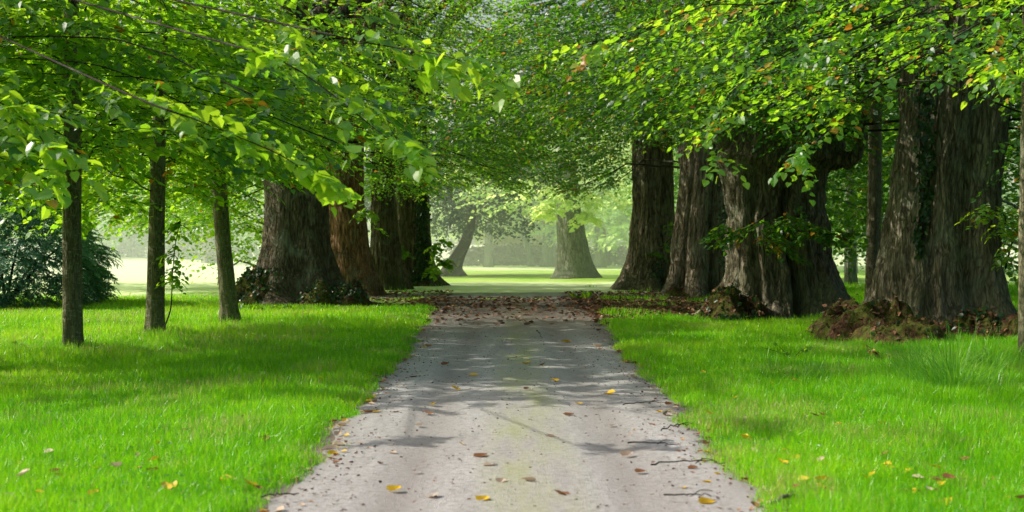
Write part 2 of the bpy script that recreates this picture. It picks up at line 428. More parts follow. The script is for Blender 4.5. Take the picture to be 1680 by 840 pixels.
def spline(pts, n):
    pts = np.asarray(pts, float); k = len(pts)
    t = np.linspace(0, k - 1, n); i = np.clip(t.astype(int), 0, k - 2); f = (t - i)[:, None]
    p0 = pts[np.maximum(i - 1, 0)]; p1 = pts[i]; p2 = pts[i + 1]; p3 = pts[np.minimum(i + 2, k - 1)]
    return 0.5 * (2 * p1 + (p2 - p0) * f + (2 * p0 - 5 * p1 + 4 * p2 - p3) * f ** 2 + (3 * p1 - p0 - 3 * p2 + p3) * f ** 3)


def limb(mb, pts, r0, r1, n=14, ns=9, wob=0.0, seed=0):
    C = spline(pts, n)
    if wob:
        r = np.random.default_rng(seed)
        C[1:-1] += r.normal(0, wob, (n - 2, 3))
    tubes(mb, C[None], np.linspace(r0, r1, n)[None], ns)


# lower edge of the foliage, as the photograph's boughs hang, by distance band
BN = [(-300, 350), (0, 330), (60, 350), (97, 230), (104, 120), (136, 120), (142, 300), (200, 270), (240, 190), (275, 190), (300, 260), (345, 290), (380, 300), (430, 310), (500, 325), (560, 310), (600, 265), (650, 275),
      (700, 180), (760, 130), (790, 115), (830, 40), (900, 20), (960, 100), (1030, 120), (1100, 170), (1150, 225), (1190, 255), (1215, 185), (1300, 225), (1400, 215), (1420, 110), (1455, 110), (1480, 150), (1550, 128), (1640, 150), (1672, 175), (1900, 200)]
BM = [(-300, 410), (100, 400), (190, 405), (236, 385), (240, 200), (272, 200), (276, 345), (335, 350), (345, 295), (385, 295), (395, 330), (430, 320), (530, 300), (545, 240), (600, 230), (640, 300), (700, 310), (760, 290), (800, 250),
      (880, 200), (960, 235), (1030, 222), (1100, 225), (1190, 235), (1250, 232), (1330, 245), (1400, 255), (1420, 110), (1450, 110), (1470, 190), (1500, 155), (1640, 165), (1660, 330), (1900, 400)]
BO = [(-300, 420), (300, 400), (400, 440), (430, 440), (438, 305), (530, 300), (540, 235), (600, 235), (610, 335), (660, 342), (700, 335), (740, 315), (790, 305), (830, 330), (870, 300), (905, 310), (960, 330), (1030, 320), (1036, 250),
      (1100, 245), (1190, 250), (1400, 285), (1406, 470), (1440, 450), (1460, 440), (1640, 450), (1650, 500), (1900, 500)]


def hang_ok(P, extra=0.0):
    D = P[:, 1]; ok = D > 4
    Dm = np.maximum(D, 4)
    px = CX + P[:, 0] * F / Dm; py = HY - (P[:, 2] - CAMZ) * F / Dm
    ln = np.where(D < 21.3, np.interp(px, *zip(*BN)), np.where(D < 34, np.interp(px, *zip(*BM)), np.interp(px, *zip(*BO))))
    jit = (vnoise(np.stack([px / 38, py / 60, D * 0.3], -1), 77) - 0.6) * 40
    return ok & (py < ln + jit + extra)


def crown(root, name, c, rad, zlo, zhi, n, size, mat, seed, tmpl=LEAF_N, nl=11, L=0.75, clump=0.55, thr=0.42, hang=True, yellow=0.02, twigs=True,
          tint=(0.05, 0.7), droop=0.35, pitch=(-0.25, 0.3), shell=0.0, tr=0.3, umb=0.0, box=None):
    """foliage of one tree: leafy twigs set through the crown's volume in clumps, pointing outwards and drooping"""
    r = np.random.default_rng(seed)
    out = []
    tot = 0
    for _ in range(60):
        m = n * 4
        q = r.uniform(-1, 1, (m, 2)); rr = np.hypot(q[:, 0], q[:, 1])
        z = r.uniform(zlo, zhi, m)
        tz = (z - zlo) / (zhi - zlo)
        lim = np.where(tz < 0.35, 0.80 + 0.2 * tz / 0.35, np.sqrt(np.clip(1 - ((tz - 0.35) / 0.65) ** 2, 0, 1)))
        keep = (rr < lim) & (rr > shell * lim)
        P = np.stack([c[0] + q[:, 0] * rad[0], c[1] + q[:, 1] * rad[1], z - umb * rr ** 2], -1)
        if box is not None: keep &= (P[:, 0] > box[0]) & (P[:, 0] < box[1]) & (P[:, 1] > box[2]) & (P[:, 1] < box[3])
        P = P[keep]
        if not len(P): continue
        v = fbm(P * np.array([clump, clump, clump * 1.6]), seed, 2)
        P = P[v > thr + r.normal(0, 0.03, len(P))]
        tip = P.copy(); tip[:, 2] -= 0.30 * L
        if hang: P = P[hang_ok(tip)]
        if len(P): out.append(P); tot += len(P)
        if tot >= n: break
    P = np.concatenate(out)[:n]
    az = np.arctan2(P[:, 1] - c[1], P[:, 0] - c[0]) + r.normal(0, 0.7, len(P))
    pt = r.uniform(pitch[0], pitch[1], len(P))
    tb = tint[0] + (tint[1] - tint[0]) * np.clip(fbm(P * 0.8, seed + 5, 2) * 2.2 - 0.6, 0, 1)
    mb = MB() if twigs else None
    V, Q, t = sprays(P, az, pt, L * r.uniform(0.7, 1.25, len(P)), nl, size, tmpl, tb, seed=seed + 1, droop=droop, twig=mb, yellow=yellow, tr=tr)
    mesh(name, V, Q, mat, root, smooth=False, tint=t)
    return P, mb


def boughs(mb, base, P, k, seed, r0=0.05, bend=0.5):
    """limbs from the trunk out to k places of the crown"""
    r = np.random.default_rng(seed)
    if not len(P): return
    for p in P[r.choice(len(P), min(k, len(P)), replace=False)]:
        b = np.array(base(p), float)
        m = b * 0.45 + p * 0.55; m[2] += bend * np.linalg.norm(p - b) * 0.22
        limb(mb, [b, m, p], r0 * r.uniform(0.7, 1.2), 0.008, 10, 5, 0.04, seed)


# ------------------------------------------------------------------ trunks
def trunk(name, prof, mat, root, seed=0, na=150, nz=150, lobes=0.07, ridge=0.035, flare=0.34, flen=0.6, depth=1.0, zb=-0.15, burr=0.0, grooves=(), knots=16):
    """prof: rows (z, x, y, r) from the base up. Fluted, ridged, with buttress roots at the base"""
    prof = np.array(prof, float)
    r = np.random.default_rng(seed)
    zz = np.linspace(0, 1, nz) ** 1.25 * (prof[-1, 0] - zb) + zb
    k = prof.shape[0]
    ker = np.array([1, 2, 3, 2, 1]) / 9.0
    def ip(c):
        v = np.interp(zz, prof[:, 0], prof[:, c]); vp = np.pad(v, 2, mode='edge')
        return np.convolve(vp, ker, 'valid')
    cx, cy, rr = ip(1), ip(2), ip(3)
    th = np.arange(na) * 2 * PI / na
    TH, Z = np.meshgrid(th, zz)
    tw = 0.12 * Z + r.uniform(0, 6)
    ct = np.stack([np.cos(TH), np.sin(TH)], -1)
    lob = np.zeros_like(TH)
    for kk in (2, 3, 5, 7):
        lob += np.cos(kk * TH + r.uniform(0, 6) + 0.35 * np.sin(Z * 0.9 + kk) + tw * 0.3) / (kk ** 0.5)
    nb = r.integers(5, 8)
    ph = r.uniform(0, 6)
    but = np.clip(np.cos(nb * TH + ph + 0.5 * np.sin(2 * TH + ph)), -0.4, 1)
    fz = np.exp(-np.maximum(Z, 0) / flen)
    R0 = prof[0, 3]
    P = np.stack([ct[..., 0] * 13 * R0, ct[..., 1] * 13 * R0, Z * 1.1], -1).reshape(-1, 3)
    P[:, :2] += (vnoise(np.stack([P[:, 0] * .3, P[:, 1] * .3, P[:, 2] * 1.3], -1), seed + 9) - 0.5)[:, None] * 2.2
    rd = (1 - np.abs(2 * vnoise(P, seed + 1) - 1)) * 0.6 + (1 - np.abs(2 * vnoise(P * 2.1, seed + 2) - 1)) * 0.4
    rd = rd.reshape(TH.shape)
    lump = fbm(np.stack([ct[..., 0] * 2.2, ct[..., 1] * 2.2, Z * 1.1], -1).reshape(-1, 3), seed + 4).reshape(TH.shape) - 0.5
    RR = rr[:, None] * (1 + lobes * lob * (1 + 0.8 * fz) + lump * (0.22 + burr)) + flare * fz * (0.35 + 0.65 * but) * R0 + (rd - 0.5) * ridge * 2
    for q in range(knots if na > 100 else 0):
        ka, kz, kw_, kh = r.uniform(0, 6.28), r.uniform(0.1, prof[-1, 0]), r.uniform(0.10, 0.26), r.uniform(-0.07, 0.11)
        dth = (TH - ka + PI) % (2 * PI) - PI
        RR = RR + kh * R0 * 1.3 * np.exp(-(dth / kw_) ** 2 - ((Z - kz) / (kw_ * R0 * 1.5)) ** 2)
    for (gu, gw, gdp, z0, z1) in grooves:        # clefts between fused stems, on the side facing the path
        a0 = -math.acos(gu)
        dth = (TH - a0 - 0.05 * np.sin(Z * 2.3) + PI) % (2 * PI) - PI
        RR = RR * (1 - gdp * np.exp(-(dth / gw) ** 2) * np.clip((Z - z0) / 0.3, 0, 1) * np.clip((z1 - Z) / 0.4, 0, 1))
    X = cx[:, None] + RR * ct[..., 0]; Y = cy[:, None] + RR * ct[..., 1] * depth
    V = np.stack([X, Y, Z], -1).reshape(-1, 3)
    i = np.arange(na)[None, :] + np.arange(nz - 1)[:, None] * na
    j = (np.arange(na) + 1) % na + np.arange(nz - 1)[:, None] * na
    Q = np.stack([i, j, j + na, i + na], -1).reshape(-1, 4)
    return mesh(name, V, Q, mat, root)


def img_prof(rows, D, y=None):
    """rows (py, xl, xr) of the trunk's outline in the photograph at distance D"""
    out = []
    for (py, xl, xr) in rows:
        out.append((wz(py, D), wx((xl + xr) / 2, D), D, (xr - xl) / 2 * D / F))
    out.sort()
    return out


def mound(root, name, c, rad, h, seed, mat=MOUND, n=64):
    r = np.linspace(0, 1, 28); th = np.arange(n) * 2 * PI / n
    Rr, T = np.meshgrid(r, th, indexing='ij')
    X = c[0] + Rr * rad[0] * np.cos(T); Y = c[1] + Rr * rad[1] * np.sin(T)
    P = np.stack([X * 2.4, Y * 2.4, X * 0], -1).reshape(-1, 3)
    nz = fbm(P, seed, 4).reshape(X.shape)
    n2 = fbm(P * 5, seed + 3, 2).reshape(X.shape)
    edge = 1 + 0.3 * (fbm(np.stack([np.cos(T) * 1.7, np.sin(T) * 1.7, T * 0], -1).reshape(-1, 3), seed + 8).reshape(X.shape) - 0.5)
    X = c[0] + (X - c[0]) * edge; Y = c[1] + (Y - c[1]) * edge
    Z = h * np.clip(1 - Rr ** 3.0, 0, 1) * np.clip(1.9 * (nz - 0.5) + 0.72, 0.15, 1.1) + (n2 - 0.5) * 0.17 * np.clip(2 * (1 - Rr), 0, 1) + gh(X, Y) - 0.04
    V = np.stack([X, Y, Z], -1).reshape(-1, 3)
    i = np.arange(n)[None] + np.arange(27)[:, None] * n
    j = (np.arange(n) + 1) % n + np.arange(27)[:, None] * n
    mesh(name, V, np.stack([i, i + n, j + n, j], -1).reshape(-1, 4), mat, root)
    return V


def on_shape(V, n, seed, zmin=0.0):
    r = np.random.default_rng(seed)
    s = V[V[:, 2] > zmin]
    return s[r.choice(len(s), n)] + r.normal(0, 0.03, (n, 3))


def leaf_scatter(name, P, size, mat, root, seed, tmpl=LEAF_N, out=None, tint=(0, 1)):
    """single leaves on a surface (ivy, weeds): hang from P"""
    r = np.random.default_rng(seed)
    d = r.normal(0, 0.5, P.shape); d[:, 2] -= 0.7
    nn = r.normal(0, 0.5, P.shape)
    if out is not None: nn = nn + out
    V, Q, t = leaves_geo(P, d, nn, size * r.uniform(0.6, 1.2, len(P)), r.uniform(tint[0], tint[1], len(P)), tmpl)
    return mesh(name, V, Q, mat, root, smooth=False, tint=t)


# ------------------------------------------------------------------ the young trees
def young_tree(rows, D, label, bark, seed, rad, zlo, ztop, nvis, group, size=0.112, lobes=0.02, mat=LIME, name='young_lime_tree', leaves=True, tint=(0.35, 0.75)):
    prof = img_prof(rows, D)
    prof = [(0.0,) + prof[0][1:]] + [p for p in prof if p[0] > 0.05]
    x0, y0 = prof[0][1], D
    last = prof[-1]
    prof.append((ztop, last[1], D, last[3] * 0.35))
    root = empty(name, (x0, y0, float(gh(x0, y0))), label, 'tree', group)
    trunk('trunk', prof, bark, root, seed, 40, 90, lobes, 0.004, 0.34, 0.22)
    zf = wz(0, D) + 0.5
    P, mb = crown(root, 'crown', (x0, y0), rad, zlo, max(zf, zlo + 1), nvis, size, mat, seed, tint=tint, yellow=0.012)
    boughs(mb, lambda p: (np.interp(p[2] - 0.3, [q[0] for q in prof], [q[1] for q in prof]), y0, max(p[2] - 0.25, 1.9)), P, 22, seed + 3, 0.016)
    mb.build('branches', BARK_D, root)
    # the part of the crown above the picture
    crown(root, 'upper_crown', (x0, y0), (rad[0] * 0.9, rad[1] * 0.9), zf, ztop + 0.8, 150, 0.2, mat, seed + 50, tmpl=LEAF_F, hang=False, twigs=False, nl=9, L=1.0, tint=tint)
    return root


YG = 'young lime trees along the left edge of the lawn'
young_tree([(575, 103, 137), (560, 104, 135), (400, 103, 133), (200, 106, 134), (0, 106, 130)], 19.3,
           'young lime with straight lichened trunk, leftmost and nearest of the three saplings', BARK_S, 11, (2.7, 2.6), 1.75, 8.5, 1000, YG)
young_tree([(550, 238, 270), (530, 240, 268), (400, 244, 270), (300, 247, 271), (190, 252, 272), (0, 262, 278)], 22.4,
           'young lime trunk between two other saplings, with leafy shoot at its foot', BARK_S, 12, (2.5, 2.5), 2.0, 9.0, 1000, YG)
young_tree([(527, 360, 394), (510, 362, 390), (400, 354, 378), (290, 345, 370), (100, 334, 354), (0, 328, 346)], 26.4,
           'young lime leaning left, standing just before the big flared trunk', BARK_S, 13, (2.7, 2.7), 2.3, 9.0, 1000, YG)

# near limes whose trunks stand just outside the picture and whose boughs hang into it
def near_tree(x, y, label, seed, rad, n, sizes, zlo, tint, mat, bough_pts, yellow):
    root = empty('lime_tree', (x, y, float(gh(x, y))), label, 'tree')
    trunk('trunk', [(0, x, y, 0.26), (3, x, y, 0.22), (7, x, y, 0.16), (11, x, y, 0.05)], BARK_S, root, seed, 40, 60, 0.03, 0.006, 0.3, 0.3)
    zf = wz(0, y + 3) + 0.3
    P, mb = crown(root, 'crown', (x, y), rad, zlo, zf, n, sizes, mat, seed, clump=0.85, thr=0.50, tint=tint, yellow=yellow)
    boughs(mb, lambda p: (x, y, max(p[2] + 0.9, 2.6)), P, 26, seed, 0.009, 0.3)
    for pts in bough_pts:
        w = [(wx(a, D), D, wz(b, D)) for a, b, D in pts]
        bb = MB()
        limb(bb, [(x, y, w[0][2] + 1.6)] + w, 0.012, 0.002, 24, 6)
        bb.build('bough', BARK_D, root)
    mb.build('branches', BARK_D, root)
    # drooping sprays along each named bough
    r = np.random.default_rng(seed + 9)
    for q, pts in enumerate(bough_pts):
        w = spline([(wx(a, D), D, wz(b, D)) for a, b, D in pts], 40)
        k = r.integers(4, 40, 22)
        t = w[np.minimum(k + 1, 39)] - w[k - 1]
        V, Q, tt = sprays(w[k] + r.normal(0, 0.03, (22, 3)), np.arctan2(t[:, 1], t[:, 0]) + r.choice([-0.7, 0.7, 0], 22), r.uniform(-0.5, 0.1, 22), 0.42, 7, sizes * 0.92, LEAF_N, np.full(22, 0.6), seed=seed + 20 + q, yellow=yellow)
        mesh('bough_foliage', V, Q, mat, root, smooth=False, tint=tt)
    crown(root, 'upper_crown', (x, y), (rad[0] * 0.8, rad[1] * 0.7), zf, 9.0, 110, 0.2, mat, seed + 50, tmpl=LEAF_F, hang=False, twigs=False, nl=9, L=1.0)
    return root


near_tree(-6.9, 17.4, 'boughs of big leaves hanging in from the top left, trunk out of sight', 21, (6.2, 3.8), 720, 0.135, 1.75, (0.05, 0.65), LIME,
          [[(330, 60, 12.5), (480, 110, 12), (640, 230, 11.5), (640, 210, 11.3)], [(420, 30, 12.5), (600, 70, 12), (720, 90, 11.5), (785, 112, 11.3)],
           [(200, 150, 11.5), (330, 200, 11), (470, 260, 11), (520, 310, 11)], [(-60, 120, 12), (20, 180, 11.6), (70, 230, 11.4), (90, 300, 11.2)]], 0.01)
near_tree(7.2, 17.2, 'yellow-flecked boughs hanging in from the top right over the path', 22, (6.2, 4.2), 950, 0.088, 2.2, (0.0, 0.55), LIME,
          [[(1420, 40, 15), (1330, 70, 14.5), (1200, 150, 14), (1175, 240, 13.6), (1172, 262, 13.5)], [(1340, -10, 15), (1160, 10, 14.5), (1040, 60, 14), (950, 85, 13.6)],
           [(1500, 100, 15), (1400, 180, 14.5), (1330, 240, 14), (1310, 275, 13.8)], [(1760, 60, 13), (1690, 90, 12.5), (1650, 110, 12.3)]], 0.04)

# pale thin trunk at the right edge and the grey sapling behind the biggest lime
young_tree([(596, 1672, 1692), (400, 1672, 1692), (200, 1675, 1692), (0, 1676, 1692)], 17.5, 'thin pale trunk cut by the right edge of the photo', BARK_P, 14, (2.4, 2.4), 2.9, 8.0, 260, None, 0.09, mat=LIME, tint=(0.3, 0.7))
young_tree([(512, 1419, 1443), (480, 1420, 1442), (300, 1424, 1446), (90, 1428, 1446), (0, 1430, 1447)], 31.0, 'slim grey-green trunk between the two biggest old limes', BARK_P, 15, (2.4, 2.4), 4.6, 9.5, 300, None, 0.09, mat=LIME2, tint=(0.3, 0.7))


# ------------------------------------------------------------------ the old limes
BARK_A = bark_mat('bark_dark_brown', (0.065, 0.052, 0.034), (0.31, 0.25, 0.165), (0.10, 0.11, 0.05), 0.6)
AG = 'old limes of the avenue'
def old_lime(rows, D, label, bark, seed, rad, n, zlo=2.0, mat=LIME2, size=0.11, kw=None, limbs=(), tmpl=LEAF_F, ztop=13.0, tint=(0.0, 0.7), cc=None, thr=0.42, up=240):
    prof = img_prof(rows, D)
    base = prof[0]
    prof = [(0.0, base[1], D, base[3])] + [p for p in prof if p[0] > 0.12]
    last = prof[-1]
    prof.append((last[0] + 2.5, last[1], D, last[3] * 0.75))
    x0 = base[1]
    root = empty('old_lime_tree', (x0, D, 0.0), label, 'tree', None)
    trunk('trunk', prof, bark, root, seed, **(kw or {}))
    mb0 = MB()
    zt = prof[-1][0]; xt = prof[-1][1]
    r = np.random.default_rng(seed)
    for k in range(7):
        a = k * 2 * PI / 7 + r.uniform(-0.3, 0.3)
        e = np.array([xt + math.cos(a) * rad[0] * 0.7, D + math.sin(a) * rad[1] * 0.7, zt + r.uniform(1.5, 4.5)])
        b = np.array([xt, D, zt - 1.2])
        limb(mb0, [b, b * 0.6 + e * 0.4 + np.array([0, 0, 0.5]), e], 0.24, 0.04, 14, 9, 0.05, seed + k)
    for pts, r0, r1 in limbs:
        limb(mb0, [(wx(a, Dd), Dd, wz(b, Dd)) for a, b, Dd in pts], r0, r1, 22, 12, 0.02, seed)
    mb0.build('limbs', bark, root)
    c = cc or (x0, D)
    zf = wz(0, D + rad[1]) + 0.4
    P, mb = crown(root, 'crown', c, rad, zlo, zf, n, size, mat, seed, tmpl=tmpl, tint=tint, yellow=0.02, thr=thr)
    boughs(mb, lambda p: (x0, D, max(p[2] + 0.4, 3.6)), P, 26, seed, 0.04)
    mb.build('branches', BARK_D, root)
    crown(root, 'upper_crown', c, (rad[0], rad[1]), zf, ztop, up, 0.26, mat, seed + 50, tmpl=LEAF_F, hang=False, twigs=False, nl=9, L=1.1, thr=0.40)
    return root


# left row, near to far
tA = old_lime([(505, 408, 592), (480, 412, 560), (450, 420, 546), (400, 428, 536), (360, 434, 534), (320, 437, 532), (250, 440, 530), (180, 446, 528)], 35.5,
              'stout grey lime with brushy flared foot, first old trunk on the left', BARK_A, 31, (6.9, 5.4), 2500, mat=LIME, thr=0.45, up=110, limbs=[([(500, 290, 35.2), (540, 230, 35), (560, 160, 34.6), (600, 60, 34)], 0.22, 0.1)])
tB = old_lime([(478, 524, 622), (440, 530, 612), (400, 531, 605), (330, 531, 600), (260, 531, 598), (180, 532, 597)], 41.5,
              'reddish-brown furrowed lime trunk, second old trunk on the left', BARK_R, 32, (6.0, 5.2), 2200, mat=LIME, thr=0.48, up=70)
tC = old_lime([(478, 604, 668), (440, 606, 660), (380, 608, 652), (320, 610, 648), (200, 612, 646)], 47.0,
              'narrow dark lime trunk, third old trunk on the left', BARK_A, 33, (5.8, 5.2), 1700, mat=LIME, thr=0.50, up=30)
tD = old_lime([(476, 640, 724), (455, 646, 712), (420, 648, 706), (370, 646, 704), (320, 646, 702), (200, 650, 700)], 50.5,
              'dark ivy-covered lime trunk flaring onto the lawn, last old trunk on the left', BARK_A, 34, (6.0, 5.0), 1800, mat=LIME, thr=0.50, up=30)
# right row, far to near
tE = old_lime([(482, 1010, 1112), (460, 1018, 1106), (420, 1028, 1104), (360, 1034, 1104), (300, 1036, 1102), (260, 1036, 1100), (180, 1040, 1096)], 46.5,
              'sunlit brown lime with base flaring left, last old trunk on the right', BARK_B, 35, (6.0, 5.2), 2700, kw=dict(lobes=0.085, ridge=0.05, na=200, grooves=[(0.45, 0.13, 0.25, -.2, 9)]))
tF = old_lime([(482, 1090, 1194), (460, 1094, 1192), (400, 1104, 1190), (340, 1112, 1190), (280, 1118, 1192), (200, 1120, 1190)], 41.5,
              'deeply ribbed brown lime with a pale sunlit rib, between last trunk and burred pollard', BARK_B, 36, (6.0, 5.2), 2700, kw=dict(lobes=0.09, ridge=0.05, grooves=[(0.35, 0.12, 0.25, -.2, 9), (-0.62, 0.1, 0.18, -.2, 9)]))
tG = old_lime([(528, 1178, 1384), (500, 1184, 1376), (460, 1190, 1366), (400, 1194, 1350), (340, 1196, 1344), (290, 1192, 1350), (262, 1184, 1372), (235, 1190, 1370), (200, 1205, 1350)], 29.5,
              'wide dark pollard lime with burred head and a deep split', BARK_G, 37, (6.8, 5.2), 3300, tmpl=LEAF_N, size=0.095, kw=dict(lobes=0.08, ridge=0.07, na=220, burr=0.22, grooves=[(0.12, 0.10, 0.42, -0.2, 2.9), (-0.55, 0.08, 0.14, 0, 3)]),
              limbs=[([(1330, 270, 29.3), (1370, 262, 29.1), (1396, 262, 28.9), (1410, 236, 28.7), (1420, 180, 28.5)], 0.26, 0.05), ([(1225, 262, 29.3), (1190, 235, 29.0), (1170, 180, 28.8), (1150, 90, 28.4)], 0.26, 0.1)])
tH = old_lime([(545, 1438, 1660), (520, 1444, 1652), (480, 1448, 1644), (420, 1456, 1636), (360, 1464, 1632), (300, 1472, 1634), (200, 1484, 1646), (100, 1494, 1660), (0, 1500, 1672)], 25.0,
              'biggest lime trunk, leaning right from a mossy root mound', BARK_G, 38, (6.4, 4.8), 2800, tmpl=LEAF_N, size=0.09, kw=dict(lobes=0.06, ridge=0.065, na=260, nz=220, grooves=[(0.15, 0.16, 0.2, -0.2, 9), (-0.5, 0.08, 0.12, -0.2, 9)]))

# root mounds and brushy feet
mH = mound(tH, 'root_mound', (wx(1440, 22.3), 22.3), (1.15, 2.3), 0.74, 41)
mH2 = mound(tH, 'root_mound', (wx(1615, 22.8), 22.8), (1.25, 1.6), 0.52, 42)
mG = mound(tG, 'root_mound', (wx(1205, 28.4), 28.4), (0.75, 1.2), 0.66, 43)
mG2 = mound(tG, 'root_mound', (wx(1350, 29.2), 29.2), (0.9, 0.9), 0.30, 44)
mA = mound(tA, 'root_mound', (wx(440, 34.8), 34.8), (1.0, 1.1), 0.85, 45)
mA2 = mound(tA, 'root_mound', (wx(545, 34.5), 34.5), (1.0, 1.1), 0.72, 46)
mF = mound(tF, 'root_mound', (wx(1125, 41.0), 41.0), (0.7, 0.7), 0.35, 47)
for root, V_, n_, s_ in ((tA, mA, 900, 51), (tA, mA2, 800, 52), (tG, mG, 160, 53), (tH, mH, 90, 54), (tH, mH2, 130, 55)):
    leaf_scatter('foot_foliage', on_shape(V_, n_, s_, 0.05) + np.array([0, -0.03, 0.05]), 0.085, IVY, root, s_, out=np.array([0, -0.6, 0.8]))


for root, V_, n_, s_ in ((tH, mH, 620, 56), (tH, mH2, 480, 57), (tG, mG, 360, 58), (tG, mG2, 200, 59), (tA, mA, 160, 60), (tA, mA2, 160, 61), (tF, mF, 120, 62)):
    r_ = np.random.default_rng(s_); P_ = on_shape(V_, n_, s_, 0.02) + np.array([0, -0.02, 0.03])
    d_ = r_.normal(0, 1, P_.shape); d_[:, 2] = d_[:, 2] * 0.4 - 0.35
    Vv, Qq, t_ = leaves_geo(P_, d_, r_.normal(0, .5, P_.shape) + np.array([0, -0.4, 1.0]), r_.uniform(0.04, 0.10, n_), np.clip(r_.beta(1.3, 2.4, n_), 0, 1), LEAF_F)
    mesh('dead_leaves', Vv, Qq, LITTER, root, False, t_)


def low_branch(root, pts, n, size, seed, mat, name='low_foliage', nl=8, L=0.45, tint=0.5, yellow=0.03):
    """a leafy shoot growing from the trunk below the crown"""
    r = np.random.default_rng(seed)
    w = spline([(wx(a, D), D, wz(b, D)) for a, b, D in pts], 40)
    k = r.integers(2, 40, n)
    P = w[k] + r.normal(0, 0.07, (n, 3))
    t = w[np.minimum(k + 1, 39)] - w[k - 1]
    mb = MB()
    tubes(mb, w[None], np.linspace(0.02, 0.004, 40)[None], 5)
    V, Q, ti = sprays(P, np.arctan2(t[:, 1], t[:, 0]) + r.normal(0, 0.8, n), r.uniform(-0.4, 0.25, n), L, nl, size, LEAF_N, np.full(n, tint), seed=seed, twig=mb, yellow=yellow)
    o = mesh(name, V, Q, mat, root, smooth=False, tint=ti)
    mb.build('branch_stem', BARK_D, o if False else root)
    return o


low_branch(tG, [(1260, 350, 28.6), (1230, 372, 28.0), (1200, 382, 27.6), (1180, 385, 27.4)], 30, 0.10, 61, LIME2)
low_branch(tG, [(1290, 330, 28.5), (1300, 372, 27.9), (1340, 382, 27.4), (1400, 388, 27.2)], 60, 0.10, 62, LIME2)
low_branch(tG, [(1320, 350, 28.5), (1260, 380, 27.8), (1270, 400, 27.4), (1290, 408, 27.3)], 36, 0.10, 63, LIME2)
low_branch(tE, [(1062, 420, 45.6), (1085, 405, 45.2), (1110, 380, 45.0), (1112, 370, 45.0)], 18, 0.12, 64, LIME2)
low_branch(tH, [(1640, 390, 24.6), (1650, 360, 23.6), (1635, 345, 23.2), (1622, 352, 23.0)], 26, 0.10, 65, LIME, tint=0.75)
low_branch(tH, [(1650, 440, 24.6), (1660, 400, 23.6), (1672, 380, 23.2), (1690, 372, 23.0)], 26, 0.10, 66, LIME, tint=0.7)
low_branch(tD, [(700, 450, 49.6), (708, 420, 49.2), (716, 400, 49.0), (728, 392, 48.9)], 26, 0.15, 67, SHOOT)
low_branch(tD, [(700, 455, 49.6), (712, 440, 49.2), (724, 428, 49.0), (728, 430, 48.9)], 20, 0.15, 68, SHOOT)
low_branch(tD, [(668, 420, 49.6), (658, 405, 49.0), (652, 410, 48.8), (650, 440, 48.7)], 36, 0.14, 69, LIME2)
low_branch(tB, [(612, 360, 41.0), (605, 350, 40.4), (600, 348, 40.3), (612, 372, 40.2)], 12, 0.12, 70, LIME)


# ivy climbing the trunks: plants of their own
def ivy(prof_rows, D, label, n, seed, off=0.0, size=0.085):
    r = np.random.default_rng(seed)
    rows = sorted(prof_rows)
    py = r.uniform(rows[0][0], rows[-1][0], n)
    a = np.interp(py, [q[0] for q in rows], [q[1] for q in rows]); b = np.interp(py, [q[0] for q in rows], [q[2] for q in rows])
    f = np.clip(r.normal(0.5, 0.24, n), 0, 1)
    px = a + (b - a) * f
    P = np.stack([wx(px, D), np.full(n, D) + off - np.sqrt(np.clip(f * (1 - f), 0.02, 1)) * 0.15 - r.uniform(0, .1, n), wz(py, D)], -1)
    root = empty('ivy', (float(P[:, 0].mean()), D, 0), label, 'ivy')
    leaf_scatter('leaves', P, size, IVY, root, seed, out=np.array([0, -1.0, 0.4]))
    mb = MB()
    for k in range(4):
        pp = np.linspace(rows[-1][0], rows[0][0], 9)
        aa = np.interp(pp, [q[0] for q in rows], [q[1] for q in rows]); bb = np.interp(pp, [q[0] for q in rows], [q[2] for q in rows])
        ff = 0.5 + 0.3 * np.sin(k * 2 + np.arange(9) * 0.9)
        limb(mb, [(wx(x_, D), D + off - 0.1, wz(y_, D)) for x_, y_ in zip(aa + (bb - aa) * ff, pp)], 0.016, 0.006, 24, 5)
    mb.build('stem', BARK_D, root)


ivy([(80, 1482, 1512), (250, 1476, 1512), (330, 1482, 1508), (420, 1478, 1492)], 25.0, 'ivy strands climbing the left side of the biggest lime', 420, 71, -0.72)
ivy([(200, 1172, 1204), (330, 1174, 1200), (470, 1168, 1196)], 40.6, 'dark ivy in the gap beside the burred pollard', 420, 72, -0.55)
ivy([(300, 680, 708), (400, 684, 708), (470, 676, 706)], 50.5, 'ivy on the last old trunk of the left row', 700, 73, -0.75, 0.11)
ivy([(420, 1060, 1092), (470, 1050, 1085)], 46.5, 'thin ivy at the foot of the last right-hand lime', 90, 74, -0.95)


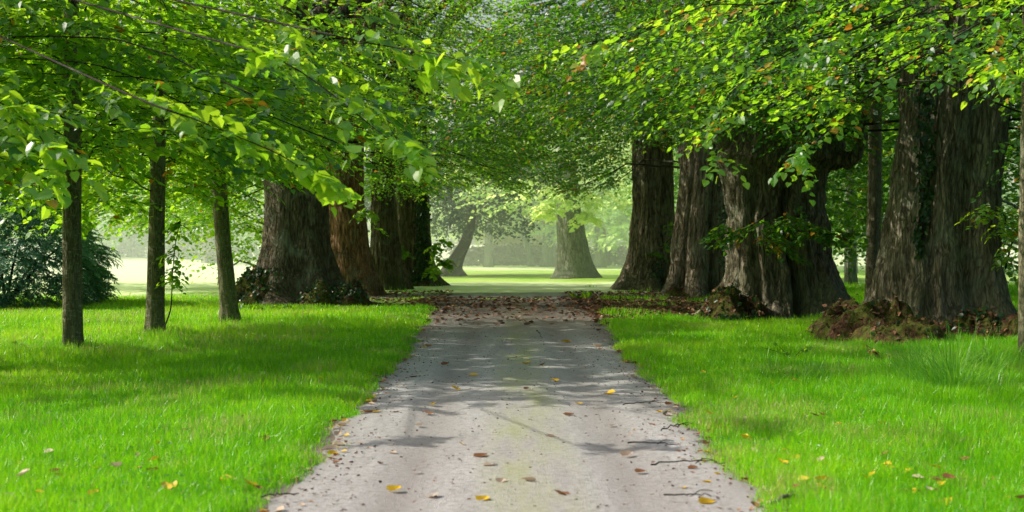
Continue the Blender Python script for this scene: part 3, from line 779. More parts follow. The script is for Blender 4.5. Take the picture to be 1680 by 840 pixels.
# ------------------------------------------------------------------ trees and shrubs beyond
def wood_tree(px, base, D, r, h, zlo, n, label, seed, tr=0.2, size=0.26, mat=BACK, thr=0.40, lean=0.0, trunk_mat=BARK_F, rows=None, tint=(0.2, 0.8), name='woodland_tree', group=None, dy=None, pitch=(-0.3, 0.3), clump=0.4, tm=LEAF_F):
    x = wx(px, D); z0 = float(gh(x, D))
    root = empty(name, (x, D, z0), label, 'tree', group)
    if rows: prof = [(p[0], p[1], p[2], p[3]) for p in img_prof(rows, D)]; prof = [(0,) + prof[0][1:]] + [p for p in prof if p[0] > 0.2]
    else: prof = [(0, x, D, tr), (h * 0.3, x + lean * 0.4, D, tr * 0.8), (h * 0.75, x + lean, D, tr * 0.3)]
    trunk('trunk', prof, trunk_mat, root, seed, 48, 50, 0.06, 0.02, 0.25, 0.4)
    P, mb = crown(root, 'crown', (x + lean * 0.6, D), (r, dy or r), zlo, h, n, size, mat, seed, tmpl=tm, nl=9, L=1.1, hang=False, thr=thr, tint=tint, yellow=0.0, clump=clump, pitch=pitch)
    mb.V, mb.Q, mb.n, mb.t = [], [], 0, []
    boughs(mb, lambda p: (x + lean * 0.3, D, max(min(p[2] - 0.3, h * 0.7), zlo * 0.8)), P, 18, seed, 0.05)
    mb.build('branches', trunk_mat, root)
    return root


# left wood behind the saplings: sunlit, with skirts hanging to head height
wood_tree(-40, 0, 50, 4.2, 10, 1.9, 1100, 'sunlit tree behind the dark yew, far left', 81, size=0.2, mat=LIME, tint=(0.4, 0.8))
wood_tree(256, 0, 46, 4.8, 9.5, 2.0, 1400, 'sunlit tree behind the middle sapling, beyond the lawn edge', 82, size=0.2, mat=LIME, tint=(0.45, 0.85))
wood_tree(368, 0, 52, 4.8, 9.5, 2.2, 1400, 'bright yellow-green tree directly behind the leaning third sapling', 83, size=0.2, mat=LIME, tint=(0.5, 0.9))
wood_tree(446, 0, 44, 2.4, 8, 0.8, 600, 'yellow-green tree glowing behind the left edge of the first old trunk', 84, tr=0.12, size=0.17, mat=LIME, tint=(0.6, 0.9))
# hazy far trees on the left
for k, (px, D, r, h, lab) in enumerate([(60, 100, 8, 10, 'hazy far tree behind the dark yew'), (190, 108, 8, 9, 'hazy far tree right of the first sapling trunk'), (265, 112, 7, 9.5, 'hazy far tree seen past the second sapling'),
                                        (345, 92, 6, 9, 'hazy pale-trunked tree far beyond the third sapling'), (440, 104, 7, 9.5, 'hazy far tree glimpsed left of the first old trunk')]):
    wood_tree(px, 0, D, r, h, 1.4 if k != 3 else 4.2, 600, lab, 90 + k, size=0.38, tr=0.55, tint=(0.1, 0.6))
# through the avenue's end
wood_tree(738, 0, 67, 4.3, 7.2, 2.1, 1900, 'dark leaning tree on the far lawn at the left of the gap', 101, size=0.22, mat=DARKT, rows=[(452, 716, 760), (440, 726, 754), (420, 738, 762), (400, 752, 772), (380, 760, 778), (340, 766, 782)], tint=(0.3, 1.0), name='leaning_tree', trunk_mat=BARK_D)
tM = wood_tree(940, 0, 61, 5.0, 9, 3.0, 700, 'great grey trunk with wide flared foot, alone on the far lawn', 102, size=0.24, mat=BACK, rows=[(458, 908, 984), (440, 914, 974), (400, 914, 964), (370, 912, 958), (340, 912, 952), (250, 912, 945)], tint=(0.4, 1.0), name='lone_lime_tree', trunk_mat=BARK_L)
low_branch(tM, [(930, 300, 60), (915, 320, 59.0), (905, 345, 58.6), (900, 352, 58.5)], 40, 0.24, 103, BACK, tint=0.95, L=0.8)
low_branch(tM, [(945, 300, 60), (955, 320, 59.0), (962, 350, 58.6), (962, 358, 58.5)], 30, 0.24, 104, BACK, tint=0.95, L=0.8)
for k, (px, D, r, h, zl, lean, t_, lab) in enumerate([
        (690, 98, 6, 9.5, 2.0, 0, 0.5, 'hazy far tree seen past the last left trunk'), (802, 92, 5.5, 9, 3.2, 0, 0.28, 'hazy tree with straight pale trunk behind the far hedge gap'),
        (872, 96, 4.5, 8.5, 3.2, -1.5, 0.2, 'hazy thin tree leaning left in front of the hedge'), (900, 94, 4.5, 9, 2.4, 0, 0.45, 'hazy tree whose stem shows left of the great grey trunk'),
        (985, 90, 4.5, 9, 2.0, 0, 0.4, 'hazy tree right of the great grey trunk'), (1040, 88, 5, 9, 1.4, 0, 0.4, 'sunlit far tree against the last right-hand lime'),
        (760, 118, 7, 11, 2, 0, 0.5, 'palest far tree above the hedge, left of centre'), (850, 122, 7, 11, 2, 0, 0.5, 'palest far tree above the hedge at the centre'), (950, 118, 7, 11, 2, 0, 0.5, 'palest far tree behind the great grey trunk')]):
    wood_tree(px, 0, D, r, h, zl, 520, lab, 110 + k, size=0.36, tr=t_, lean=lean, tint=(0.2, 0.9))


def hedge(px0, px1, D, h, label, seed, mat, n, name='hedge', size=0.22, depth=1.2, dip=0.25):
    r = np.random.default_rng(seed)
    x0, x1 = wx(px0, D), wx(px1, D)
    x = r.uniform(x0, x1, n); z = r.uniform(0, 1, n) ** 0.8
    top = h * (1 - dip + 2 * dip * vnoise(np.stack([x * 0.5, x * 0, x * 0], -1), seed))
    P = np.stack([x, D + r.uniform(-depth, depth, n) * (1.1 - z * 0.5), z * top + gh(x, np.full(n, D))], -1)
    root = empty(name, ((x0 + x1) / 2, D, float(gh((x0 + x1) / 2, D))), label, name)
    V, Q, t = sprays(P, r.uniform(0, 6.28, n), r.uniform(-0.3, 0.7, n), 0.7, 8, size, LEAF_F, np.full(n, 0.4), seed=seed, yellow=0)
    mesh('foliage', V, Q, mat, root, smooth=False, tint=t)
    mb = MB()
    for xx in np.linspace(x0, x1, 24):
        limb(mb, [(xx, D, -0.05 + float(gh(xx, D))), (xx + r.normal(0, .1), D, h * 0.4), (xx + r.normal(0, .2), D, h * 0.8)], 0.04, 0.012, 6, 5)
    mb.build('stems', BARK_F, root)


HEDGE = leaf_mat('hedge_purple', [(0, (0.09, 0.075, 0.09)), (0.6, (0.17, 0.135, 0.14)), (1, (0.26, 0.21, 0.18))], 0.2, None, 0.2, 0.6)
GOLD = leaf_mat('golden_shrub', [(0, (0.36, 0.42, 0.12)), (0.6, (0.62, 0.62, 0.22)), (1, (0.75, 0.7, 0.34))], 0.4, None, 0.2, 0.6)
hedge(742, 1040, 99, 1.25, 'long low purple-brown hedge along the far side of the lawn', 121, HEDGE, 1500, depth=0.8)
hedge(795, 895, 101.5, 3.4, 'golden shrub rising behind the low purple hedge', 122, GOLD, 500, name='shrub', size=0.3, depth=1.6, dip=0.4)
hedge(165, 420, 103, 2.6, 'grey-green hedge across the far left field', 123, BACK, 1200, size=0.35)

# yew at the far left
def yew_bush():
    D = 34.0; x = wx(10, D)
    root = empty('yew_bush', (x, D, float(gh(x, D))), 'dark blue-green yew bush at the left edge, low on the lawn', 'bush')
    r = np.random.default_rng(130)
    n = 3600
    a = r.uniform(0, 2 * PI, n); z = r.uniform(0.02, 1, n)
    rr = np.sqrt(np.clip(1 - z ** 2.0, 0, 1)) * r.uniform(0.80, 1.0, n) * (0.8 + 0.45 * vnoise(np.stack([np.cos(a) * 2.2, np.sin(a) * 2.2, z * 5], -1), 4))
    P = np.stack([x + rr * 2.15 * np.cos(a), D + rr * 2.0 * np.sin(a), z * 3.0 + 0.1], -1)
    mb = MB()
    V, Q, t = sprays(P, a + r.normal(0, .5, n), r.uniform(-0.35, 0.25, n), 0.42, 18, 0.075, (np.array([(-.2, 0, 0), (-.16, 1.5, -.1), (.16, 1.5, -.1), (.2, 0, 0)], float), NEEDLE[1]), np.clip(z * 0.7, 0, .8), seed=131, twig=mb, yellow=0, droop=0.35)
    mesh('foliage', V, Q, YEW, root, smooth=False, tint=t)
    for k in range(6):
        aa = k * 1.05; limb(mb, [(x, D, 0), (x + 0.7 * math.cos(aa), D + 0.7 * math.sin(aa), 0.9), (x + 1.5 * math.cos(aa), D + 1.5 * math.sin(aa), 1.6)], 0.05, 0.01, 8, 5)
    mb.build('branches', BARK_D, root)


yew_bush()

# right wood behind the big limes
for k, (px, D, r, h, zl, lab, m_, sz) in enumerate([
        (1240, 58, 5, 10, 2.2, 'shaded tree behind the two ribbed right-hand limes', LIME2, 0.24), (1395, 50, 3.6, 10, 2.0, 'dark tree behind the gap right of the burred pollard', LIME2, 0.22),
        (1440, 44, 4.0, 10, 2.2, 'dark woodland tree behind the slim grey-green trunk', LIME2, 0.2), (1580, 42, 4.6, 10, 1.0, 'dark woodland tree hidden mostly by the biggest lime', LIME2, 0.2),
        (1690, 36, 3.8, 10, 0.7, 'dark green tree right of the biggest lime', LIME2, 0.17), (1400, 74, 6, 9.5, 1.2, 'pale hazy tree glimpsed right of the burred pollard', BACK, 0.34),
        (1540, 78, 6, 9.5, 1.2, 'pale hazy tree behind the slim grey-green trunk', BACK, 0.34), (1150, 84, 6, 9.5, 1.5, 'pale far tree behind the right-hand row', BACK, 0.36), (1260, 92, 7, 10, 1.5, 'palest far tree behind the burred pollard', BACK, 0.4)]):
    wood_tree(px, 0, D, r, h, zl, 1100, lab, 140 + k, size=sz, mat=m_, tint=(0.2, 0.8))


# ------------------------------------------------------------------ grass
def path_half(x, y):
    l = path_edge(y, -1); r_ = path_edge(y, 1)
    return np.where(x < 0, l - x, x - r_)          # distance outside the edge


def grass_band(y0, y1, dens, w, seed, hmul=1.0):
    r = np.random.default_rng(seed)
    xm = y1 * 0.385 + 0.8
    n = int(dens * 2 * xm * (y1 - y0))
    y = r.uniform(y0, y1, n); x = r.uniform(-xm, xm, n)
    d = path_half(x, y)
    cl = vnoise(np.stack([x * 5, y * 2.2, x * 0], -1), 45)
    d = d + (cl - 0.5) * 0.20
    keep = (np.abs(x) < y * 0.385 + 0.8) & (d > -0.10 * r.random(n) ** 2)
    keep &= r.random(n) < np.clip(0.32 + d * 4.0, 0.0, 1)
    # bare, leaf-covered soil near the old limes
    bare = ((y > 26 + 3 * vnoise(np.stack([x * 0.9, y * 0.1, x * 0], -1), 33)) & (x > 1.2) & (x < 9)) | ((y > 33) & (x < -1.8) & (x > -6.5))
    pn = vnoise(np.stack([x * 0.8, y * 0.8, x * 0], -1), 31)
    keep &= ~bare | (r.random(n) < np.clip((pn - 0.55) * 1.4, 0.0, 0.3))
    keep &= ~((y > 33) & (x < -6.5)) | (r.random(n) < np.clip((41 - y) / 10, 0, 1))
    keep &= ~((y > 39) & (y < 43.1) & (x > -4) & (x < 6))
    x, y, d = x[keep], y[keep], d[keep]; n = len(x)
    lush = vnoise(np.stack([x * 0.55, y * 0.55, x * 0], -1), 41)
    fine = vnoise(np.stack([x * 2.3, y * 2.3, x * 0], -1), 42)
    h = (0.045 + 0.075 * r.random(n) ** 1.6 + 0.06 * fine) * (0.75 + 0.7 * vnoise(np.stack([x * 1.1, y * 1.1, x * 0], -1), 43))
    long_l = np.clip((y - 17) / 3, 0, 1) * np.clip((-x - 2.3) / 1.5, 0, 1) * np.clip((31 - y) / 4, 0, 1)
    long_r = np.clip((x - 3.0) / 2.0, 0, 1) * np.clip((y - 10) / 5, 0, 1)
    h += (long_l * 0.11 + long_r * 0.08) * (0.3 + fine)
    h *= np.clip(0.45 + d * 2.5, 0.45, 1) * hmul
    for (tx, ty) in ((-5.97, 19.4), (-5.63, 22.5), (-5.26, 26.5), (6.3, 17.6)):
        h += 0.16 * np.exp(-((x - tx) ** 2 + (y - ty) ** 2) / 0.25) * r.random(n)
    az = r.uniform(0, 2 * PI, n); lean = np.abs(r.normal(0.28, 0.22, n))
    dx, dy = np.cos(az) * lean, np.sin(az) * lean
    z = gh(x, y)
    b = np.stack([x, y, z], -1)
    # blade faces roughly the viewer's side or any other way
    fa = r.uniform(0, PI, n)
    s = np.stack([np.cos(fa), np.sin(fa), np.zeros(n)], -1) * (w * r.uniform(0.7, 1.3, n))[:, None] * 0.5
    m = b + np.stack([dx * h * 0.35, dy * h * 0.35, h * 0.55], -1)
    t = b + np.stack([dx * h * 1.15, dy * h * 1.15, h * (1 - 0.35 * lean)], -1)
    V = np.stack([b - s, b + s, m + s * 0.8, m - s * 0.8, t], 1).reshape(-1, 3)
    k = np.arange(n) * 5
    Q = np.stack([k, k + 1, k + 2, k + 3], -1); T = np.stack([k + 3, k + 2, k + 4], -1)
    dry = np.clip((y - 17.5) / 2, 0, 1) * np.clip((-x - 3) / 2, 0, 1) * 0.10
    worn = fbm(np.stack([x * 0.9, y * 0.9, x * 0], -1), 47, 3)
    dry = dry + np.clip((worn - 0.56) * 2.2, 0, 0.35)
    ti = np.clip(0.08 + 0.5 * lush + 0.3 * fine + r.normal(0, 0.17, n), 0, 0.9)
    ti = np.where(r.random(n) < 0.035 + dry, r.uniform(0.92, 1, n), ti)
    return V, Q, T, ti


VV, QQ, TT, tq, tt_, off = [], [], [], [], [], 0
for a in ((6.6, 10, 5200, 0.0052, 201), (10, 14, 3600, 0.006, 202), (14, 20, 2000, 0.008, 203), (20, 28, 1100, 0.011, 204), (28, 40, 520, 0.016, 205), (40, 50, 90, 0.024, 206)):
    V, Q, T, ti = grass_band(*a)
    VV.append(V); QQ.append(Q + off); TT.append(T + off); tq.append(ti); tt_.append(ti); off += len(V)
g = mesh('grass', np.concatenate(VV), np.concatenate(QQ), GRASS, None, False, np.concatenate(tq + tt_), np.concatenate(TT))
tag(g, 'bright green lawn grass on both sides of the path', 'grass', kind='stuff')
print('grass blades', len(g.data.polygons) // 2)


def clover():
    r = np.random.default_rng(261)
    n = 5200
    y = 7 + 17 * r.random(n) ** 1.3; x = r.uniform(-1, 1, n) * (y * 0.385 + 0.6)
    k = (path_half(x, y) > 0.1) & (vnoise(np.stack([x * 1.3, y * 1.3, x * 0], -1), 262) > 0.5)
    x, y = x[k], y[k]; n = len(x)
    P = np.stack([x, y, gh(x, y) + r.uniform(0.03, 0.09, n)], -1)
    P = np.repeat(P, 3, 0); a = np.repeat(r.uniform(0, 6.28, n), 3) + np.tile([0, 2.1, 4.2], n)
    d = np.stack([np.cos(a), np.sin(a), r.normal(0.1, 0.2, 3 * n)], -1)
    nn = np.stack([r.normal(0, .3, 3 * n), r.normal(0, .3, 3 * n), np.ones(3 * n)], -1)
    V, Q, t = leaves_geo(P, d, nn, r.uniform(0.014, 0.032, 3 * n), r.random(3 * n) * 0.9, LEAF_F)
    tag(mesh('clover', V, Q, CLOVER, None, False, t), 'small clover leaves scattered through the lawn', 'clover', kind='stuff')


CLOVER = leaf_mat('clover_leaf', [(0, (0.06, 0.20, 0.04)), (0.8, (0.13, 0.34, 0.08)), (1, (0.3, 0.5, 0.25))], 0.3, None, 0.8, 0.28)
clover()


def tuft(px, D, n, hh, label, seed, mat=TUFT, spread=0.2, cat='grass tuft', group=None):
    r = np.random.default_rng(seed)
    x0 = wx(px, D); z0 = float(gh(x0, D))
    a = r.uniform(0, 2 * PI, n); rad = np.abs(r.normal(0, spread * 0.5, n))
    b = np.stack([x0 + np.cos(a) * rad, D + np.sin(a) * rad, np.full(n, z0)], -1)
    h = hh * (0.25 + 0.85 * r.random(n) ** 1.3); ln = np.abs(r.normal(0.75, 0.38, n))
    d = np.stack([np.cos(a), np.sin(a), a * 0], -1)
    s = np.stack([-np.sin(a), np.cos(a), a * 0], -1)
    K = 5; rows = []
    for k in range(K):
        t = k / (K - 1)
        c = b + d * (ln * h * t ** 1.8)[:, None] + np.array([0, 0, 1.0]) * (h * (t - 0.45 * np.minimum(ln, 1.2) * t ** 2.4))[:, None]
        w = 0.0042 * (1 - t) ** 0.6 + 0.0006
        rows += [c - s * w, c + s * w]
    V = np.stack(rows, 1).reshape(-1, 3)
    base = np.arange(n)[:, None] * 2 * K + np.arange(K - 1)[None] * 2
    Q = np.stack([base, base + 1, base + 3, base + 2], -1).reshape(-1, 4)
    o = mesh('grass_tuft', V, Q, mat, None, True, np.repeat(r.random(n), K - 1))
    tag(o, label, cat, group)


tuft(1565, 14.6, 620, 0.78, 'tall arching grass tuft standing alone in the right lawn', 211, spread=0.85)
for k_ in range(14):
    tuft(rng.uniform(1250, 1670), rng.uniform(13.5, 18.5), 70, rng.uniform(0.22, 0.36), 'small rough grass tuft in the right lawn near the mound', 240 + k_, spread=0.22, group='small rough grass tufts in the right lawn')
tuft(1500, 16.2, 260, 0.5, 'tall thin grass before the mossy root mound', 212, spread=0.34)
tuft(1630, 16.6, 260, 0.55, 'tall thin grass beside the pale trunk at right edge', 213, spread=0.34)
tuft(120, 19.25, 140, 0.34, 'long grass around the foot of the leftmost sapling', 214, spread=0.3)
tuft(256, 22.3, 130, 0.30, 'long grass around the foot of the middle sapling', 215, spread=0.3)


# ------------------------------------------------------------------ weeds and shoots
def weed(px, D, n, h, label, seed, size=0.07, mat=IVY, spread=0.35, cat='weed'):
    r = np.random.default_rng(seed)
    x0 = wx(px, D); z0 = float(gh(x0, D))
    root = empty('weed', (x0, D, z0), label, cat)
    mb = MB(); P = []
    for k in range(max(3, n // 9)):
        a = r.uniform(0, 6.28); e = np.array([x0 + math.cos(a) * spread * r.uniform(.3, 1), D + math.sin(a) * spread * 0.6, z0 + h * r.uniform(.5, 1)])
        w = spline([(x0, D, z0), (x0 * .6 + e[0] * .4, D, z0 + h * .5), e], 10)
        tubes(mb, w[None], np.linspace(0.006, 0.002, 10)[None], 4)
        P.append(w[r.integers(3, 10, 9)])
    leaf_scatter('leaves', np.concatenate(P), size, mat, root, seed, out=np.array([0, -0.3, 1.0]), tint=(0.2, 1))
    mb.build('stems', BARK_D, root)


weed(1300, 18.2, 45, 0.28, 'small leafy weed with reddish stems left of the mossy mound', 221, 0.05, SHOOT, 0.45)
weed(1450, 18.0, 18, 0.30, 'pale seed-headed weed in front of the mossy mound', 222, 0.05, FALL)
weed(415, 25.5, 40, 0.16, 'broad-leaved weed in the grass right of the third sapling', 223, 0.10, SHOOT)
weed(440, 31.5, 60, 0.2, 'low weeds before the brushy foot of the first old trunk', 224, 0.09, SHOOT, 0.9)
weed(30, 19.5, 40, 0.2, 'broad pale weed leaves left of the leftmost sapling', 225, 0.1, SHOOT, 0.5)
weed(1215, 27.2, 70, 0.25, 'low weeds along the foot of the burred pollard', 226, 0.09, IVY, 1.0)
weed(955, 38.2, 40, 0.28, 'bright weeds at the right end of the leafy avenue', 227, 0.12, SHOOT, 0.7)
# leafy shoot beside the middle sapling
def shoot():
    D = 22.1
    pts = spline([(wx(a, D), D, wz(b, D)) for a, b in ((268, 540), (280, 505), (283, 450), (288, 400), (296, 360))], 30)
    root = empty('sapling_shoot', tuple(pts[0]), 'thin curved shoot with drooping leaves beside the middle sapling', 'shoot')
    mb = MB(); tubes(mb, pts[None], np.linspace(0.014, 0.004, 30)[None], 5); 
    r = np.random.default_rng(231)
    k = r.integers(12, 30, 34)
    V, Q, t = sprays(pts[k], r.uniform(0, 6.28, 34), r.uniform(-0.6, 0.1, 34), 0.25, 4, 0.09, LEAF_N, np.full(34, 0.5), seed=232, twig=mb, yellow=0)
    mesh('leaves', V, Q, LIME, root, False, t)
    mb.build('stem', BARK_D, root)


shoot()


# ------------------------------------------------------------------ fallen leaves and twigs
CURL = (np.array([(0, 0, 0), (-.27, -.09, .16), (-.46, .26, .30), (-.30, .68, .24), (0, 1.06, .16), (.33, .68, .10), (.49, .26, .14), (.27, -.09, .08), (0, .45, 0)], float), LEAF_N[1])


def scatter_mesh(name, P, size, mat, seed, tint):
    r = np.random.default_rng(seed); n = len(P)
    a = r.uniform(0, 6.28, n)
    d = np.stack([np.cos(a), np.sin(a), r.normal(0, 0.15, n)], -1)
    nn = np.stack([r.normal(0, .35, n), r.normal(0, .35, n), np.ones(n)], -1)
    V, Q, t = leaves_geo(P, d, nn, size, tint, CURL)
    return mesh(name, V, Q, mat, None, False, t)


r = np.random.default_rng(301)
n = 5200
y = r.uniform(24, 39.5, n); x = r.uniform(-2.6, 6.5, n)
k = r.random(n) < np.clip((y - 25) / 9, 0.03, 1) * np.where(x > 1.6, 1.0, 0.8) * np.where(np.abs(x) < 1.3, 0.8, 1)
x, y = x[k], y[k]
nb = 3200
x2 = np.concatenate([r.uniform(1.6, 6.5, nb), r.uniform(-6, -1.8, nb // 3)]); y2 = np.concatenate([r.uniform(26.5, 44, nb), r.uniform(33, 45, nb // 3)])
x = np.concatenate([x, x2]); y = np.concatenate([y, y2])
n = len(x)
tag(scatter_mesh('leaf_litter', np.stack([x, y, gh(x, y) + 0.022], -1), r.uniform(0.055, 0.11, n), LITTER, 302, np.clip(r.beta(1.4, 2.2, n), 0, 1)),
    'brown leaf litter covering the far end of the path', 'leaf litter', kind='stuff')
# crumbs along the path edges
n = 1000
y = r.uniform(7, 26, n); sd = r.choice([-1, 1], n)
x = np.where(sd < 0, path_edge(y, -1), path_edge(y, 1)) - sd * np.abs(r.normal(0, 0.22, n))
tag(scatter_mesh('litter', np.stack([x, y, gh(x, y) + 0.014], -1), r.uniform(0.010, 0.030, n), LITTER, 303, r.random(n)),
    'dark crumbs of dead leaf along the path edges', 'litter', kind='stuff')
n = 1500
y = r.uniform(7, 24, n); x = r.uniform(-1.3, 1.35, n)
tag(scatter_mesh('gravel', np.stack([x, y, gh(x, y) + 0.012], -1), r.uniform(0.008, 0.022, n), LITTER, 304, r.random(n) * 0.6),
    'dark grit and leaf fragments scattered over the path', 'gravel', kind='stuff')

# single leaves one can count: built as curled leaf meshes and copied
protos = {}
for kind, lo, hi in (('yellow', 0.86, 1.0), ('brown', 0.05, 0.32), ('tan', 0.5, 0.72)):
    for v in range(3):
        rr = np.random.default_rng(310 + v)
        V = CURL[0].copy(); V[:, 2] *= rr.uniform(0.5, 1.7); V[:, 0] *= rr.uniform(0.75, 1.1)
        me = mesh('fallen_leaf', V, CURL[1], FALL, None, False, np.full(4, rr.uniform(lo, hi)))
        protos[kind, v] = me.data
        bpy.data.objects.remove(me)


def drop(x, y, z, size, kind, label, group, a, tilt):
    o = bpy.data.objects.new('fallen_leaf', protos[kind, int(rng.integers(3))])
    COL.objects.link(o)
    o.location = (x, y, z); o.scale = (size,) * 3
    o.rotation_euler = (tilt, rng.uniform(-.12, .12), a)
    tag(o, label, 'leaf', group)


SEEN = [(710, 666, 'yellow', 9), (705, 681, 'brown', 11), (597, 679, 'brown', 11), (652, 678, 'brown', 6), (927, 683, 'brown', 9), (995, 648, 'yellow', 11), (953, 664, 'yellow', 8), (913, 627, 'yellow', 8), (770, 617, 'yellow', 9),
        (752, 641, 'yellow', 9), (641, 809, 'yellow', 13), (788, 826, 'yellow', 13), (782, 753, 'brown', 13), (808, 765, 'tan', 13), (1022, 751, 'tan', 13), (533, 738, 'tan', 14), (545, 757, 'brown', 10), (510, 762, 'tan', 11),
        (565, 700, 'tan', 10), (680, 775, 'brown', 7), (930, 817, 'brown', 14), (1044, 778, 'brown', 9), (1150, 830, 'yellow', 14), (1120, 803, 'yellow', 8), (1166, 795, 'yellow', 8), (820, 795, 'tan', 10), (877, 793, 'tan', 12),
        (710, 816, 'tan', 14), (1130, 772, 'brown', 8), (1005, 700, 'tan', 8), (680, 620, 'brown', 8), (725, 600, 'brown', 7), (860, 598, 'yellow', 7), (935, 562, 'yellow', 8), (700, 570, 'brown', 7), (890, 600, 'brown', 7), (985, 570, 'tan', 7),
        (640, 745, 'tan', 8), (690, 700, 'tan', 7), (760, 732, 'tan', 7), (900, 720, 'tan', 8), (1070, 700, 'brown', 8), (596, 640, 'tan', 8), (610, 660, 'brown', 8), (1040, 620, 'brown', 7), (860, 640, 'brown', 5), (650, 600, 'tan', 7)]
LAB = {'yellow': ('bright yellow leaf fallen on the bare grey path', 'yellow leaves fallen on the path'),
       'brown': ('curled brown leaf fallen on the bare grey path', 'brown leaves fallen on the path'),
       'tan': ('pale tan leaf fallen on the bare grey path', 'pale tan leaves fallen on the path')}
for px, py, kind, s in SEEN:
    D = gd(py); x = wx(px, D)
    drop(x, D, float(gh(x, D)) + 0.010, s * D / F * 1.9, kind, *LAB[kind], rng.uniform(0, 6.28), rng.uniform(-0.06, 0.12))
for sidev, rect, cnt in ((1, (1130, 1680, 690, 840), 105), (-1, (0, 470, 690, 840), 40), (1, (1080, 1500, 560, 690), 14), (-1, (40, 640, 560, 640), 16)):
    word = 'right' if sidev > 0 else 'left'
    for k in range(cnt):
        px = rng.uniform(rect[0], rect[1]); py = rng.uniform(rect[2], rect[3])
        D = gd(py); x = wx(px, D)
        if path_half(np.array([x]), np.array([D]))[0] < 0.05: continue
        kind = rng.choice(['yellow', 'yellow', 'brown', 'brown', 'tan'])
        drop(x, D, float(gh(x, D)) + rng.uniform(0.03, 0.08), rng.uniform(0.04, 0.095), kind, f'{kind} leaf lying in the grass {word} of the path', f'{kind} leaves in the {word} grass', rng.uniform(0, 6.28), rng.uniform(-0.4, 0.5))

for k in range(110):
    sd = rng.choice([-1, 1]); D = 7.6 + 13 * rng.random() ** 1.4
    e = float(path_edge(np.array([D]), sd)[0]); x = e - sd * abs(rng.normal(0, 0.13)) + sd * 0.05
    word = 'left' if sd < 0 else 'right'
    drop(x, D, float(gh(x, D)) + 0.015, rng.uniform(0.035, 0.08), rng.choice(['brown', 'brown', 'tan', 'yellow']), f'withered leaf gathered along the {word} edge of the path', f'withered leaves along the {word} path edge', rng.uniform(0, 6.28), rng.uniform(-0.1, 0.2))

TW = [((1022, 672), (1092, 670), 'dark twig reaching across the right path edge, farthest of the near twigs'), ((1030, 737), (1112, 742), 'thin dark twig on the path, second from the camera at right'),
      ((1068, 774), (1190, 772), 'long thin twig lying flat at the right edge of the path'), ((1090, 825), (1168, 829), 'short twig on the path closest to the camera, right of the yellow leaf'),
      ((1085, 716), (1130, 706), 'bent twig poking from the right grass onto the path'), ((428, 828), (490, 824), 'short dark twig at the bottom left corner of the path'),
      ((880, 546), (890, 560), 'small twig on the dark far stretch of the path'), ((530, 598), (575, 600), 'twig lying at the left grass edge halfway along the path'), ((1090, 684), (1112, 690), 'pale stub of wood at the right path edge'),
      ((1268, 838), (1308, 828), 'pale brown wood chip at the bottom right corner of the path')]
for k, (a, b, lab) in enumerate(TW):
    Da, Db = gd(a[1]), gd(b[1])
    pa, pb = np.array([wx(a[0], Da), Da, 0.045]), np.array([wx(b[0], Db), Db, 0.05])
    pm = (pa + pb) / 2 + np.array([0, 0.03 * (-1) ** k, 0.015])
    for p_ in (pa, pm, pb): p_[2] += float(gh(p_[0], p_[1]))
    mb = MB()
    rad = 0.016 if k > 7 else 0.006
    limb(mb, [pa, pm, pb], rad, rad * 0.5, 12, 6, 0.006, k)
    if k < 5:
        q = pa * 0.4 + pb * 0.6
        limb(mb, [q, q + np.array([0.06, 0.08, 0.02]), q + np.array([0.13, 0.10, 0.01])], rad * .6, rad * .3, 6, 5)
    tag(mb.build('twig', BARK_P if k > 7 else BARK_D), lab, 'twig')


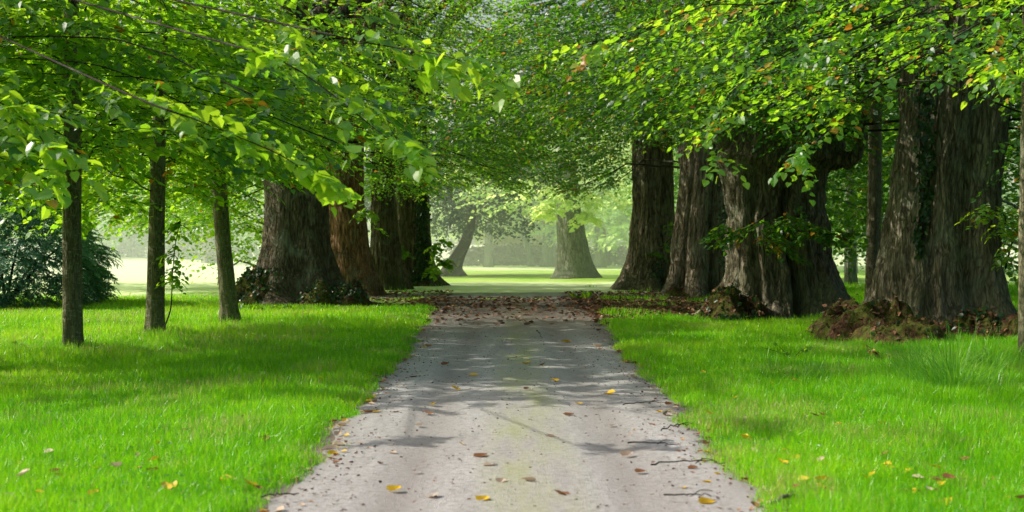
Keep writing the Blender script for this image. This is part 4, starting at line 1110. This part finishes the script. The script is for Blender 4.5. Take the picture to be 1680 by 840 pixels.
# ------------------------------------------------------------------ haze over the sunlit field
def haze():
    m, nt, out = newmat('haze_air')
    v = N(nt, 'ShaderNodeVolumeScatter', {'Color': (0.94, 1.0, 0.97, 1), 'Density': 0.0105, 'Anisotropy': 0.4})
    nt.links.new(v.outputs[0], out.inputs['Volume'])
    x0, x1, y0, y1, z0, z1 = -90, 90, 53, 150, 0.12, 14
    V = [(x, y, z) for z in (z0, z1) for y in (y0, y1) for x in (x0, x1)]
    Q = [(0, 2, 3, 1), (4, 5, 7, 6), (0, 1, 5, 4), (2, 6, 7, 3), (0, 4, 6, 2), (1, 3, 7, 5)]
    tag(mesh('haze', V, Q, m, None, False), 'pale sunlit haze hanging over the far field', 'haze', kind='stuff')


haze()

# ------------------------------------------------------------------ light
SUN_EL, SUN_AZ = math.radians(37), math.radians(-78)       # azimuth from straight ahead, negative = left
w = bpy.data.worlds.new('World'); SC.world = w; w.use_nodes = True
nt = w.node_tree; nt.nodes.clear()
sky = nt.nodes.new('ShaderNodeTexSky'); sky.sky_type = 'NISHITA'; sky.sun_disc = False
sky.sun_elevation = SUN_EL; sky.sun_rotation = SUN_AZ; sky.air_density = 1.0; sky.dust_density = 5.0
bg = nt.nodes.new('ShaderNodeBackground'); bg.inputs['Strength'].default_value = 0.15
wo = nt.nodes.new('ShaderNodeOutputWorld')
nt.links.new(sky.outputs[0], bg.inputs[0]); nt.links.new(bg.outputs[0], wo.inputs[0])
sl = bpy.data.lights.new('sun', 'SUN'); sl.energy = 5.0; sl.angle = math.radians(0.6); sl.color = (1.0, 0.94, 0.82)
so = bpy.data.objects.new('sun', sl); COL.objects.link(so)
sd = Vector((math.cos(SUN_EL) * math.sin(SUN_AZ), math.cos(SUN_EL) * math.cos(SUN_AZ), math.sin(SUN_EL)))
so.rotation_euler = (-sd).to_track_quat('-Z', 'Y').to_euler()
so.location = (-30, 20, 30)

# ------------------------------------------------------------------ camera
cam = bpy.data.cameras.new('camera'); co = bpy.data.objects.new('camera', cam); COL.objects.link(co)
cam.sensor_width = 36.0; cam.lens = 36.0 * F / 1680
co.location = (0, 0, CAMZ)
co.rotation_euler = (math.radians(90) - math.atan(20 / F), 0, 0)
cam.clip_end = 3000
cam.dof.use_dof = True; cam.dof.focus_distance = 22.0; cam.dof.aperture_fstop = 2.8
SC.camera = co
SC.view_settings.view_transform = 'Standard'; SC.view_settings.look = 'None'; SC.view_settings.exposure = 0
SC.cycles.use_denoising = True
SC.cycles.max_bounces = 8; SC.cycles.transmission_bounces = 6; SC.cycles.diffuse_bounces = 4; SC.cycles.volume_bounces = 2
SC.cycles.sample_clamp_indirect = 6.0
